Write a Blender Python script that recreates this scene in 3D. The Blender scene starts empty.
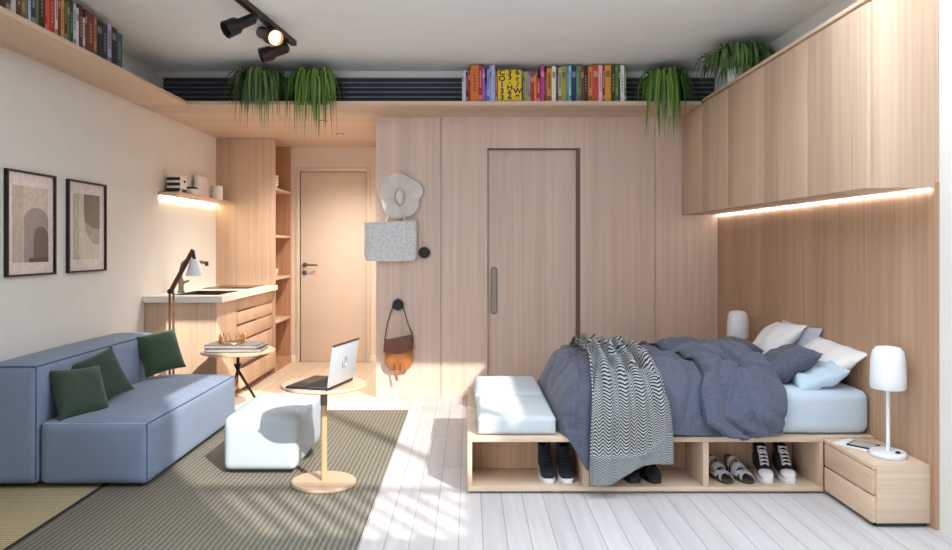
import bpy, bmesh, math, random
from mathutils import Vector, Matrix, noise
random.seed(7)
sc = bpy.context.scene
COL = sc.collection
PI = math.pi
EYE, F, VX, VY = 1.274, 714.0, 469.0, 246.0
def px(x, Y): return (x - VX) * Y / F
def pz(y, Y): return EYE - (y - VY) * Y / F
def clamp(v, a=0.0, b=1.0): return max(a, min(b, v))
def sm(v):
    v = clamp(v); return v * v * (3 - 2 * v)
def lin(c):
    return tuple(((v/255)/12.92 if v/255 <= .04045 else ((v/255+.055)/1.055)**2.4) for v in c)

# ------------------------------------------------------------------ materials
def newmat(name):
    m = bpy.data.materials.new(name); m.use_nodes = True
    nt = m.node_tree; b = nt.nodes['Principled BSDF']
    return m, nt, b
def plain(name, rgb, rough=.5, metal=0, var=.06, bump=0, bscale=200, emit=None, estr=0, spec=.5, sheen=0, vscale=6):
    m, nt, b = newmat(name)
    c = lin(rgb)
    tc = nt.nodes.new('ShaderNodeTexCoord')
    n = nt.nodes.new('ShaderNodeTexNoise'); n.inputs['Scale'].default_value = vscale; n.inputs['Detail'].default_value = 3
    nt.links.new(tc.outputs['Object'], n.inputs['Vector'])
    r = nt.nodes.new('ShaderNodeValToRGB')
    r.color_ramp.elements[0].position = .3; r.color_ramp.elements[1].position = .7
    r.color_ramp.elements[0].color = (*[v*(1-var) for v in c], 1)
    r.color_ramp.elements[1].color = (*[min(1, v*(1+var)) for v in c], 1)
    nt.links.new(n.outputs['Fac'], r.inputs['Fac']); nt.links.new(r.outputs['Color'], b.inputs['Base Color'])
    b.inputs['Roughness'].default_value = rough; b.inputs['Metallic'].default_value = metal
    b.inputs['Specular IOR Level'].default_value = spec
    if sheen:
        b.inputs['Sheen Weight'].default_value = sheen
    if bump:
        n2 = nt.nodes.new('ShaderNodeTexNoise'); n2.inputs['Scale'].default_value = bscale; n2.inputs['Detail'].default_value = 2
        nt.links.new(tc.outputs['Object'], n2.inputs['Vector'])
        bp = nt.nodes.new('ShaderNodeBump'); bp.inputs['Strength'].default_value = bump; bp.inputs['Distance'].default_value = .004
        nt.links.new(n2.outputs['Fac'], bp.inputs['Height']); nt.links.new(bp.outputs['Normal'], b.inputs['Normal'])
    if emit:
        b.inputs['Emission Color'].default_value = (*lin(emit), 1); b.inputs['Emission Strength'].default_value = estr
    return m
def wood(name, light, dark, axis='Z', rough=.45, fine=55, wide=5, contrast=.5):
    """straight grained veneer; the grain runs along axis"""
    m, nt, b = newmat(name)
    tc = nt.nodes.new('ShaderNodeTexCoord')
    oi = nt.nodes.new('ShaderNodeObjectInfo')
    ad = nt.nodes.new('ShaderNodeVectorMath'); ad.operation = 'ADD'
    mu = nt.nodes.new('ShaderNodeMath'); mu.operation = 'MULTIPLY'; mu.inputs[1].default_value = 37
    nt.links.new(oi.outputs['Random'], mu.inputs[0])
    nt.links.new(tc.outputs['Object'], ad.inputs[0]); nt.links.new(mu.outputs[0], ad.inputs[1])
    def tex(s, l, det):
        mp = nt.nodes.new('ShaderNodeMapping')
        v = {'X': (l, s, s), 'Y': (s, l, s), 'Z': (s, s, l)}[axis]
        mp.inputs['Scale'].default_value = v
        n = nt.nodes.new('ShaderNodeTexNoise'); n.inputs['Scale'].default_value = 1; n.inputs['Detail'].default_value = det
        nt.links.new(ad.outputs[0], mp.inputs['Vector']); nt.links.new(mp.outputs[0], n.inputs['Vector'])
        return n
    a = tex(fine, .9, 4); w = tex(wide, .12, 1)
    mx = nt.nodes.new('ShaderNodeMath'); mx.operation = 'MULTIPLY_ADD'; mx.inputs[1].default_value = .55
    m2 = nt.nodes.new('ShaderNodeMath'); m2.operation = 'MULTIPLY'; m2.inputs[1].default_value = .45
    nt.links.new(w.outputs['Fac'], m2.inputs[0]); nt.links.new(a.outputs['Fac'], mx.inputs[0]); nt.links.new(m2.outputs[0], mx.inputs[2])
    r = nt.nodes.new('ShaderNodeValToRGB')
    r.color_ramp.elements[0].position = .5 - contrast*.3; r.color_ramp.elements[1].position = .5 + contrast*.3
    r.color_ramp.elements[0].color = (*lin(dark), 1); r.color_ramp.elements[1].color = (*lin(light), 1)
    nt.links.new(mx.outputs[0], r.inputs['Fac']); nt.links.new(r.outputs['Color'], b.inputs['Base Color'])
    b.inputs['Roughness'].default_value = rough; b.inputs['Specular IOR Level'].default_value = .35
    return m

M = {}
M['oak'] = wood('oak_veneer_upright', (220,190,163), (196,164,138))
M['oak_wall'] = wood('oak_wall_veneer', (228,203,184), (211,184,165), fine=45)
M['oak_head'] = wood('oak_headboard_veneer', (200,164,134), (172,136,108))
M['oak_y'] = wood('oak_veneer_lengthwise', (226,198,170), (206,176,148), axis='Y')
M['oak_x'] = wood('oak_veneer_crosswise', (222,198,175), (204,178,153), axis='X')
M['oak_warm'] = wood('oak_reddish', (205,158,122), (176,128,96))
M['oak_dark'] = wood('walnut_arm', (120,82,58), (84,56,40), axis='Z', fine=80)
M['wall'] = plain('plaster_white', (226,222,214), .9, var=.015, bump=.05, bscale=60)
M['ceil'] = plain('ceiling_paint', (240,240,238), .95, var=.02)
M['cream'] = plain('door_paint_cream', (226,206,186), .55, var=.02)
M['entry_wall'] = plain('entry_wall_paint', (228,212,194), .85, var=.02)
M['white'] = plain('white_lacquer', (238,236,232), .35, var=.01)
M['counter'] = plain('white_stone', (240,236,230), .3, var=.03, vscale=30)
M['black'] = plain('black_satin', (26,25,25), .45, var=.1)
M['black_knob'] = plain('black_rubber', (30,29,28), .6, var=.3, vscale=60)
M['graphite'] = plain('graphite_slats', (50,53,60), .5, var=.08)
M['vent_back'] = plain('vent_dark', (58,62,70), .8)
M['bronze'] = plain('dark_bronze', (58,40,35), .4, metal=.3, var=.12)
M['steel'] = plain('brushed_steel', (150,138,122), .3, metal=.9, var=.08)
M['grey_metal'] = plain('grey_handle_metal', (120,116,112), .35, metal=.8, var=.05)
M['sink'] = plain('sink_bronze', (96,82,66), .35, metal=.7, var=.1)
M['hob'] = plain('hob_glass', (40,30,24), .12, var=.1)
M['sofa'] = plain('sofa_blue_grey_fabric', (128,143,166), .95, var=.04, bump=.25, bscale=420, sheen=.1)
M['piping'] = plain('piping_pale', (160,176,192), .9)
M['piping_dark'] = plain('piping_navy', (84,101,128), .9)
M['pouf'] = plain('pouf_fabric', (184,193,199), .95, var=.02, bump=.2, bscale=420)
M['green'] = plain('green_velvet', (50,66,52), .85, var=.18, bump=.2, bscale=250, sheen=.25)
M['green2'] = plain('green_velvet_moss', (48,72,48), .85, var=.18, bump=.2, bscale=250, sheen=.25)
M['seatpad'] = plain('seat_pad_fabric', (192,199,203), .95, var=.02, bump=.2, bscale=350)
M['sheet'] = plain('sheet_pale_blue', (196,209,221), .9, var=.03, bump=.1, bscale=150)
M['pillow_white'] = plain('pillow_white', (236,233,232), .9, var=.02, bump=.15, bscale=120)
M['pillow_lav'] = plain('pillow_lavender', (192,192,208), .9, var=.03, bump=.15, bscale=120)
M['pillow_blue'] = plain('pillow_pale_blue', (188,206,219), .9, var=.05, bump=.2, bscale=90)
M['duvet'] = plain('duvet_denim', (84,87,104), .95, var=.2, bump=.35, bscale=260, vscale=90, sheen=.15)
M['duvet_in'] = plain('duvet_seam', (62,68,90), .95)
M['leaf'] = plain('fern_leaf', (66,98,40), .55, var=.4, vscale=14)
M['leaf2'] = plain('fern_leaf_dark', (56,82,44), .6, var=.35, vscale=16)
M['pot'] = plain('pot_white', (226,230,228), .35, var=.02)
M['soil'] = plain('potting_soil', (50,38,30), .95, var=.3)
M['led'] = plain('led_diffuser', (255,245,230), .5, emit=(255,252,248), estr=8)
M['led_k'] = plain('led_kitchen', (255,240,220), .5, emit=(255,236,206), estr=10)
M['lens'] = plain('glowing_lens', (255,220,180), .3, emit=(255,196,130), estr=7)
M['paper'] = plain('paper_white', (236,232,226), .8, var=.02)
M['hat'] = plain('hat_straw_white', (222,212,206), .9, var=.06, bump=.4, bscale=160)
M['tan'] = plain('tan_leather', (168,104,52), .45, var=.2, vscale=14)
M['brown'] = plain('brown_leather', (110,64,44), .45, var=.2, vscale=14)
M['navy'] = plain('navy_canvas', (24,27,44), .85, var=.15)
M['shoe_black'] = plain('black_canvas', (20,19,26), .8, var=.15)
M['rubber'] = plain('white_rubber', (226,222,222), .6, var=.04)
M['lace'] = plain('white_lace', (214,212,216), .85)
M['strap'] = plain('sandal_strap', (206,206,212), .7, var=.08)
M['insole'] = plain('sandal_insole', (70,58,50), .8)
M['lampshade'] = plain('lamp_opal', (236,237,240), .3, var=.01)
M['gold'] = plain('brass_wire', (176,134,84), .3, metal=.7, var=.1)
M['lap_silver'] = plain('laptop_silver', (196,198,200), .4, metal=.25, var=.02)
M['lap_dark'] = plain('laptop_black', (34,31,32), .4, var=.1)
M['lap_logo'] = plain('laptop_mark', (140,143,150), .25, metal=.4)
M['lap_hinge'] = plain('laptop_hinge_plum', (70,44,46), .4)
M['screen'] = plain('laptop_screen', (30,32,36), .15)
M['table_top'] = wood('oak_table_top', (214,186,156), (190,158,128), axis='X', rough=.35)
M['table_pole'] = wood('oak_table_pole', (214,180,140), (190,152,112))
M['table_grey'] = plain('table_sleeve_taupe', (116,98,86), .5)
M['canister'] = plain('white_ceramic', (240,238,234), .4, var=.01)
M['patt'] = plain('black_card', (32,30,30), .6)

def glassmat():
    m, nt, b = newmat('picture_glass')
    b.inputs['Base Color'].default_value = (1, 1, 1, 1); b.inputs['Roughness'].default_value = .03
    out = nt.nodes['Material Output']
    tr = nt.nodes.new('ShaderNodeBsdfTransparent'); mx = nt.nodes.new('ShaderNodeMixShader')
    gl = nt.nodes.new('ShaderNodeBsdfGlossy'); gl.inputs['Roughness'].default_value = .03
    fr = nt.nodes.new('ShaderNodeFresnel'); fr.inputs['IOR'].default_value = 1.5
    ge = nt.nodes.new('ShaderNodeNewGeometry'); mm = nt.nodes.new('ShaderNodeMath'); mm.operation = 'SUBTRACT'; mm.inputs[0].default_value = 1
    nt.links.new(ge.outputs['Backfacing'], mm.inputs[1]); m2 = nt.nodes.new('ShaderNodeMath'); m2.operation = 'MULTIPLY'
    nt.links.new(mm.outputs[0], m2.inputs[0]); nt.links.new(fr.outputs[0], m2.inputs[1])
    nt.links.new(m2.outputs[0], mx.inputs[0]); nt.links.new(tr.outputs[0], mx.inputs[1]); nt.links.new(gl.outputs[0], mx.inputs[2])
    nt.links.new(mx.outputs[0], out.inputs['Surface'])
    return m
M['glass'] = glassmat()
def floor_mat(name, c1, c2, gap, w, l, rough):
    m, nt, b = newmat(name)
    tc = nt.nodes.new('ShaderNodeTexCoord'); mp = nt.nodes.new('ShaderNodeMapping')
    mp.inputs['Rotation'].default_value = (0, 0, PI/2); mp.inputs['Location'].default_value = (.3, .045, 0)
    nt.links.new(tc.outputs['Object'], mp.inputs['Vector'])
    br = nt.nodes.new('ShaderNodeTexBrick'); br.offset = .37
    br.inputs['Scale'].default_value = 1; br.inputs['Brick Width'].default_value = l; br.inputs['Row Height'].default_value = w
    br.inputs['Mortar Size'].default_value = .0026; br.inputs['Mortar Smooth'].default_value = .2
    br.inputs['Color1'].default_value = (*lin(c1), 1); br.inputs['Color2'].default_value = (*lin(c2), 1); br.inputs['Mortar'].default_value = (*lin(gap), 1)
    nt.links.new(mp.outputs[0], br.inputs['Vector'])
    m3 = nt.nodes.new('ShaderNodeMapping'); m3.inputs['Scale'].default_value = (26, 1.4, 1)
    nt.links.new(tc.outputs['Object'], m3.inputs['Vector'])
    n = nt.nodes.new('ShaderNodeTexNoise'); n.inputs['Scale'].default_value = 1; n.inputs['Detail'].default_value = 4
    nt.links.new(m3.outputs[0], n.inputs['Vector'])
    r = nt.nodes.new('ShaderNodeMapRange'); r.inputs['From Min'].default_value = .3; r.inputs['From Max'].default_value = .7
    r.inputs['To Min'].default_value = .88; r.inputs['To Max'].default_value = 1.05
    nt.links.new(n.outputs['Fac'], r.inputs['Value'])
    mul = nt.nodes.new('ShaderNodeVectorMath'); mul.operation = 'SCALE'
    nt.links.new(br.outputs['Color'], mul.inputs[0]); nt.links.new(r.outputs[0], mul.inputs['Scale'])
    nt.links.new(mul.outputs[0], b.inputs['Base Color'])
    b.inputs['Roughness'].default_value = rough
    return m
M['floor'] = floor_mat('whitewashed_planks', (212,207,206), (200,195,195), (164,158,157), .105, 1.9, .4)
M['floor_entry'] = floor_mat('pale_oak_boards', (224,206,184), (212,192,168), (176,152,128), .16, 1.9, .3)
def rug_mat(name, a, b_, period, axis):
    m, nt, b = newmat(name)
    tc = nt.nodes.new('ShaderNodeTexCoord')
    w = nt.nodes.new('ShaderNodeTexWave'); w.bands_direction = axis; w.inputs['Scale'].default_value = .314/period
    w.inputs['Distortion'].default_value = 1.2; w.inputs['Detail'].default_value = 2; w.inputs['Detail Scale'].default_value = 3
    nt.links.new(tc.outputs['Object'], w.inputs['Vector'])
    n = nt.nodes.new('ShaderNodeTexNoise'); n.inputs['Scale'].default_value = 160; n.inputs['Detail'].default_value = 2
    nt.links.new(tc.outputs['Object'], n.inputs['Vector'])
    mx = nt.nodes.new('ShaderNodeMath'); mx.operation = 'MULTIPLY_ADD'; mx.inputs[1].default_value = .5
    nt.links.new(n.outputs['Fac'], mx.inputs[0])
    m2 = nt.nodes.new('ShaderNodeMath'); m2.operation = 'MULTIPLY'; m2.inputs[1].default_value = .5
    nt.links.new(w.outputs['Fac'], m2.inputs[0]); nt.links.new(m2.outputs[0], mx.inputs[2])
    r = nt.nodes.new('ShaderNodeValToRGB'); r.color_ramp.elements[0].position = .25; r.color_ramp.elements[1].position = .7
    r.color_ramp.elements[0].color = (*lin(a), 1); r.color_ramp.elements[1].color = (*lin(b_), 1)
    nt.links.new(mx.outputs[0], r.inputs['Fac']); nt.links.new(r.outputs['Color'], b.inputs['Base Color'])
    bp = nt.nodes.new('ShaderNodeBump'); bp.inputs['Strength'].default_value = .5; bp.inputs['Distance'].default_value = .006
    nt.links.new(mx.outputs[0], bp.inputs['Height']); nt.links.new(bp.outputs['Normal'], b.inputs['Normal'])
    b.inputs['Roughness'].default_value = 1
    return m
M['rug'] = rug_mat('ribbed_wool', (95,90,79), (134,128,112), .026, 'X')
M['jute'] = rug_mat('woven_jute', (150,132,100), (186,168,134), .02, 'Y')
M['rug_edge'] = plain('rug_binding', (38,35,34), .95)
def herring():
    m, nt, b = newmat('herringbone_wool')
    uv = nt.nodes.new('ShaderNodeUVMap'); sp = nt.nodes.new('ShaderNodeSeparateXYZ')
    nt.links.new(uv.outputs[0], sp.inputs[0])
    def mth(op, a=None, b_=None, va=None, vb=None):
        n = nt.nodes.new('ShaderNodeMath'); n.operation = op
        if a is not None: nt.links.new(a, n.inputs[0])
        if b_ is not None: nt.links.new(b_, n.inputs[1])
        if va is not None: n.inputs[0].default_value = va
        if vb is not None: n.inputs[1].default_value = vb
        return n.outputs[0]
    t = mth('PINGPONG', sp.outputs['X'], vb=.025)
    s = mth('ADD', sp.outputs['Y'], t)
    fr = mth('FRACT', mth('DIVIDE', s, vb=.0195))
    st = mth('GREATER_THAN', fr, vb=.5)
    mix = nt.nodes.new('ShaderNodeMix'); mix.data_type = 'RGBA'
    mix.inputs['A'].default_value = (*lin((30,35,44)), 1); mix.inputs['B'].default_value = (*lin((176,178,176)), 1)
    nt.links.new(st, mix.inputs['Factor']); nt.links.new(mix.outputs['Result'], b.inputs['Base Color'])
    b.inputs['Roughness'].default_value = .95
    return m
M['throw'] = herring()
M['throw_fringe'] = plain('throw_border_slate', (74,82,96), .95, var=.2, vscale=120)
def tote_mat():
    m, nt, b = newmat('speckled_weave')
    tc = nt.nodes.new('ShaderNodeTexCoord'); v = nt.nodes.new('ShaderNodeTexVoronoi'); v.inputs['Scale'].default_value = 55
    nt.links.new(tc.outputs['Object'], v.inputs['Vector'])
    r = nt.nodes.new('ShaderNodeValToRGB'); r.color_ramp.elements[0].color = (*lin((232,230,230)), 1); r.color_ramp.elements[1].color = (*lin((210,209,212)), 1)
    r.color_ramp.elements[0].position = .25; r.color_ramp.elements[1].position = .75
    nt.links.new(v.outputs['Distance'], r.inputs['Fac']); nt.links.new(r.outputs['Color'], b.inputs['Base Color'])
    bp = nt.nodes.new('ShaderNodeBump'); bp.inputs['Strength'].default_value = .4; bp.inputs['Distance'].default_value = .006
    nt.links.new(v.outputs['Distance'], bp.inputs['Height']); nt.links.new(bp.outputs['Normal'], b.inputs['Normal'])
    b.inputs['Roughness'].default_value = .9
    return m
M['tote'] = tote_mat()
_cm = {}
def cmat(rgb, rough=.55):
    k = (rgb, rough)
    if k not in _cm: _cm[k] = plain('cover_%d_%d_%d' % rgb, rgb, rough, var=.12, vscale=40)
    return _cm[k]

# ------------------------------------------------------------------ mesh builder
class MB:
    def __init__(s): s.bm = bmesh.new(); s.uv = None
    def box(s, x0, x1, y0, y1, z0, z1, bev=0, seg=2):
        vs = [s.bm.verts.new(p) for p in ((x0,y0,z0),(x1,y0,z0),(x1,y1,z0),(x0,y1,z0),(x0,y0,z1),(x1,y0,z1),(x1,y1,z1),(x0,y1,z1))]
        fs = [s.bm.faces.new([vs[i] for i in f]) for f in ((3,2,1,0),(4,5,6,7),(0,1,5,4),(1,2,6,5),(2,3,7,6),(3,0,4,7))]
        if bev:
            es = list({e for f in fs for e in f.edges})
            bmesh.ops.bevel(s.bm, geom=es, offset=bev, segments=seg, affect='EDGES', profile=.5)
        return s
    def ring(s, c, r, n, x, y): return [s.bm.verts.new(c + x*(r*math.cos(2*PI*i/n)) + y*(r*math.sin(2*PI*i/n))) for i in range(n)]
    def bridge(s, a, b):
        n = len(a)
        for i in range(n): s.bm.faces.new((a[i], a[(i+1) % n], b[(i+1) % n], b[i]))
    def tube(s, pts, r, n=8, cap=True):
        pts = [Vector(p) for p in pts]; rs = r if isinstance(r, (list, tuple)) else [r]*len(pts)
        prev = None; rings = []
        for i, p in enumerate(pts):
            t = (pts[min(i+1, len(pts)-1)] - pts[max(i-1, 0)]).normalized()
            if prev is None:
                x = t.orthogonal().normalized()
            else:
                x = (prev - t*prev.dot(t)).normalized()
            prev = x; y = t.cross(x)
            rings.append(s.ring(p, rs[i], n, x, y))
        for a, b in zip(rings, rings[1:]): s.bridge(a, b)
        if cap:
            s.bm.faces.new(rings[0][::-1]); s.bm.faces.new(rings[-1])
        return s
    def cyl(s, a, b, r0, r1=None, n=20): return s.tube([a, b], [r0, r0 if r1 is None else r1], n)
    def lathe(s, c, prof, n=28, axis=(0,0,1), cap=True):
        ax = Vector(axis).normalized(); x = ax.orthogonal().normalized(); y = ax.cross(x); c = Vector(c)
        rings = [s.ring(c + ax*h, max(r, 1e-4), n, x, y) for r, h in prof]
        for a, b in zip(rings, rings[1:]): s.bridge(a, b)
        if cap:
            s.bm.faces.new(rings[0][::-1]); s.bm.faces.new(rings[-1])
        return s
    def loft(s, rings, cap=True):
        rr = [[s.bm.verts.new(p) for p in r] for r in rings]
        for a, b in zip(rr, rr[1:]): s.bridge(a, b)
        if cap:
            s.bm.faces.new(rr[0][::-1]); s.bm.faces.new(rr[-1])
        return s
    def grid(s, f, nu, nv, uvf=None):
        vs = [[s.bm.verts.new(f(i/nu, j/nv)) for j in range(nv+1)] for i in range(nu+1)]
        if uvf: s.uv = s.bm.loops.layers.uv.new('UVMap')
        for i in range(nu):
            for j in range(nv):
                q = ((i,j),(i+1,j),(i+1,j+1),(i,j+1))
                fc = s.bm.faces.new([vs[a][b] for a, b in q])
                if uvf:
                    for l, (a, b) in zip(fc.loops, q): l[s.uv].uv = uvf(a/nu, b/nv)
        return s
    def rbox(s, x0, x1, y0, y1, z0, z1, r=.04, n=14, top=0, side=0, wob=0):
        """upholstered box: rounded edges, crowned top, swelling sides"""
        c = Vector(((x0+x1)/2, (y0+y1)/2, (z0+z1)/2)); h = Vector(((x1-x0)/2, (y1-y0)/2, (z1-z0)/2))
        vm = {}
        def vert(i, j, k):
            key = (i, j, k)
            if key in vm: return vm[key]
            u = [2*v/n - 1 for v in key]
            u = [math.copysign(1 - (1-abs(v))**1.6, v) for v in u]
            p = Vector([u[a]*h[a] for a in range(3)])
            inner = Vector([clamp(p[a], -(h[a]-r), h[a]-r) for a in range(3)])
            d = p - inner
            if d.length > 1e-9: p = inner + d.normalized()*min(r, d.length if max(abs(d[0]), abs(d[1]), abs(d[2])) < r*.999 else r)
            fx, fy, fz = (1-u[0]**2), (1-u[1]**2), (1-u[2]**2)
            if u[2] > .3: p.z += top*math.sqrt(max(0, fx*fy))*u[2]
            p.x += side*u[0]*fy*fz; p.y += side*u[1]*fx*fz
            if wob: p.z += wob*noise.noise((c+p)*5)*(fx*fy)
            vm[key] = s.bm.verts.new(c+p); return vm[key]
        for a in range(n):
            for b in range(n):
                for q in (0, n):
                    fl = q == 0
                    for fn in (lambda i, j: (i, j, q), lambda i, j: (q, i, j), lambda i, j: (j, q, i)):
                        vs = [vert(*fn(a, b)), vert(*fn(a+1, b)), vert(*fn(a+1, b+1)), vert(*fn(a, b+1))]
                        s.bm.faces.new(vs[::-1] if fl else vs)
        return s
    def pillow(s, w, h, t, mat, n=18, seed=0, wr=.012, pinch=.1):
        for sgn in (1, -1):
            def f(u, v):
                a, b = 2*u-1, 2*v-1
                k = max(0, (1-abs(a)**2.6)*(1-abs(b)**2.6))**.55
                x = a*w/2*(1 - pinch*(1-abs(a))*0 - pinch*(1-b*b)*a*a*.6)
                y = b*h/2*(1 - pinch*(1-a*a)*b*b*.6)
                z = sgn*t/2*k
                q = Vector((x*7+seed, y*7, sgn*2+seed))
                z += k*wr*(noise.noise(q) + .6*noise.noise(q*2.3)); 
                return mat @ Vector((x, y, z))
            s.grid(f, n, n) if sgn == 1 else s.grid(lambda u, v: f(1-u, v), n, n)
        bmesh.ops.remove_doubles(s.bm, verts=s.bm.verts, dist=1e-4)
        return s
    def prism(s, poly, z0, z1, mat=None, bev=0):
        mat = mat or Matrix.Identity(4)
        a = [s.bm.verts.new(mat @ Vector((x, y, z0))) for x, y in poly]; b = [s.bm.verts.new(mat @ Vector((x, y, z1))) for x, y in poly]
        s.bridge(a, b); s.bm.faces.new(a[::-1]); s.bm.faces.new(b)
        return s
    def xf(s, m):
        bmesh.ops.transform(s.bm, matrix=m, verts=s.bm.verts); return s
    def build(s, name, mat, parent=None, smooth=True, origin=None, recalc=True, angle=42):
        if recalc: bmesh.ops.recalc_face_normals(s.bm, faces=s.bm.faces)
        off = Vector((0,0,0))
        q = parent
        while q is not None: off += q.location; q = q.parent
        if parent is None and origin is not None: off = Vector(origin)
        bmesh.ops.translate(s.bm, verts=s.bm.verts, vec=-off)
        me = bpy.data.meshes.new(name); s.bm.to_mesh(me); s.bm.free()
        if smooth:
            me.shade_smooth(); me.set_sharp_from_angle(angle=math.radians(angle))
        me.materials.append(mat)
        o = bpy.data.objects.new(name, me); COL.objects.link(o)
        if parent is not None: o.parent = parent
        elif origin is not None: o.location = origin
        return o
def thing(name, label, cat, loc, group=None):
    o = bpy.data.objects.new(name, None); COL.objects.link(o); o.location = loc; o.empty_display_size = .05
    o['label'] = label; o['category'] = cat
    if group: o['group'] = group
    return o
def tag(o, label, cat, group=None):
    o['label'] = label; o['category'] = cat
    if group: o['group'] = group
    return o
def struct(o, label=None):
    o['kind'] = 'structure'
    if label: o['label'] = label; 
    return o

# ------------------------------------------------------------------ dimensions
XL, XR = -2.54, 2.109
YB, YE, YS = 6.0, 7.83, 5.814      # main wall, entry wall, set-back wall above the ledge
CZ, SZ = 2.695, 2.358              # ceiling, ledge underside
ZT = SZ + .03
YF = -.8                           # facade behind the camera
YC = 3.45                          # the ceiling ends here, open roof nearer

# ------------------------------------------------------------------ setting
struct(MB().box(XL-.12, XR+.12, YF-.12, YB+.02, -.1, 0).build('floor', M['floor'], smooth=False))
struct(MB().box(XL-.12, XR+.12, YB+.02, YE+.1, -.1, 0).build('floor', M['floor_entry'], smooth=False))
w = MB(); w.box(XL-.12, XR+.12, YC, YE+.1, CZ, CZ+.15); w.box(XL-.12, -.8, 2.7, YC, CZ, CZ+.15); w.box(XL-.12, 0, YF, 2.7, CZ, CZ+.15); w.box(0, XR+.12, YF, .12, CZ, CZ+.15)  # nearer pieces are unseen, added to block stray sun and sky
struct(w.build('ceiling', M['ceil'], smooth=False))
struct(MB().box(XL-.12, XL, YF-.12, YE+.1, 0, CZ).build('wall_left', M['wall'], smooth=False))
struct(MB().box(XR, XR+.12, YF-.12, YE+.1, 0, CZ+.06).build('wall_right', M['wall'], smooth=False))
# entry wall with a door opening
dX0, dX1, dZ1 = px(300, YE), px(366.5, YE), pz(171.5, YE)
w = MB(); w.box(XL, dX0, YE, YE+.1, 0, CZ); w.box(dX1, -.6, YE, YE+.1, 0, CZ); w.box(dX0, dX1, YE, YE+.1, dZ1, CZ); w.box(dX0, dX1, YE+.08, YE+.1, 0, dZ1)
struct(w.build('wall_entry', M['entry_wall'], smooth=False))
# main wood wall with the sliding door recess
XW = px(376, YB)
sX0, sX1, sZ = px(487.5, YB), px(580.5, YB), pz(148, YB)
w = MB(); g = .0025; seams = [XW, px(441, YB), sX0]
for a, b in zip(seams, seams[1:]): w.box(a + (g if a != XW else 0), b - (g if b != sX0 else 0), YB, YB+.04, 0, SZ)
w.box(sX0, sX1, YB, YB+.04, sZ, SZ)
seams = [sX1, px(655, YB), XR]
for a, b in zip(seams, seams[1:]): w.box(a + (g if a != sX1 else 0), b - (g if b != XR else 0), YB, YB+.04, 0, SZ)
w.box(XW, sX0, YB+.041, YB+.13, 0, SZ); w.box(sX1, XR, YB+.041, YB+.13, 0, SZ); w.box(sX0, sX1, YB+.041, YB+.13, sZ, SZ)
w.box(XW, XW+.04, YB+.13, YE, 0, SZ); w.box(sX0, sX1, YB+.131, YB+.15, 0, SZ)
struct(w.build('wall_back', M['oak_wall'], smooth=False))
struct(MB().box(XL, XR, YS, YS+.08, ZT, CZ).build('wall_above_ledge', M['wall'], smooth=False))
w = MB(); w.box(XL-.12, 1.9, YF-.12, YF, 2.6, 7.2); w.box(-.7, XR+.12, YF-.12, YF, 0, 2.6); w.box(XL-.12, XL+.1, YF-.12, YF, 0, 2.6); w.box(XL+.1, -.7, YF-.12, YF, 0, .1)  # unseen front wall, raised, opened and greyed to shape sun and fill
struct(w.build('wall_front', plain('facade_low_bounce_grey', (120,118,116), .9), smooth=False))
struct(MB().box(XL, -1.63, 2.36, 2.44, 0, CZ).build('sofa_light_baffle', M['wall'], smooth=False))  # unseen wall stub added to keep front light off the sofa
# balcony rail and post read from floor stripes, unseen, placed to cast them
r = MB(); r.box(1.9, 4.6, YF-.08, YF-.03, 4.32, 4.37)
for i in range(19): r.box(1.98+i*.145, 2.02+i*.145, YF-.07, YF-.04, 3.3, 4.32)
r.box(3.5, 3.56, YF-.09, YF-.03, 3.3, 7.0); r.box(1.9, 4.6, YF-.1, YF-.02, 3.24, 3.3)
struct(r.build('trim_1', M['graphite'], smooth=False))
# sliding door
d = MB().box(sX0+.006, sX1-.03, YB+.055, YB+.095, .01, sZ-.012).build('door_1', M['oak_wall'], smooth=False); struct(d)
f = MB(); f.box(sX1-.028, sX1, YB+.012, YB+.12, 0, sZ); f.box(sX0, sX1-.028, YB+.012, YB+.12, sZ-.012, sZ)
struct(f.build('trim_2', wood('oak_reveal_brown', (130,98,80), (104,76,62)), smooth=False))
hx, h0, h1 = px(494.3, YB), pz(315, YB), pz(267, YB)
def slot(hw, z0, z1, n=10):
    pts = [(hw*math.cos(a), z1-hw+hw*math.sin(a)) for a in [PI*i/n for i in range(n+1)]]
    pts += [(hw*math.cos(a), z0+hw+hw*math.sin(a)) for a in [PI+PI*i/n for i in range(n+1)]]
    return pts
RX = Matrix.Rotation(PI/2, 4, 'X')
hd = MB().prism(slot(.03, h0, h1), 0, .006, Matrix.Translation((hx, YB+.055, 0)) @ RX).build('door_pull', M['grey_metal'], d)
MB().prism(slot(.02, h0+.012, h1-.012), 0, .003, Matrix.Translation((hx, YB+.0488, 0)) @ RX).build('pull_recess', plain('pull_shadow_grey', (158,146,136), .5), hd)
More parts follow.
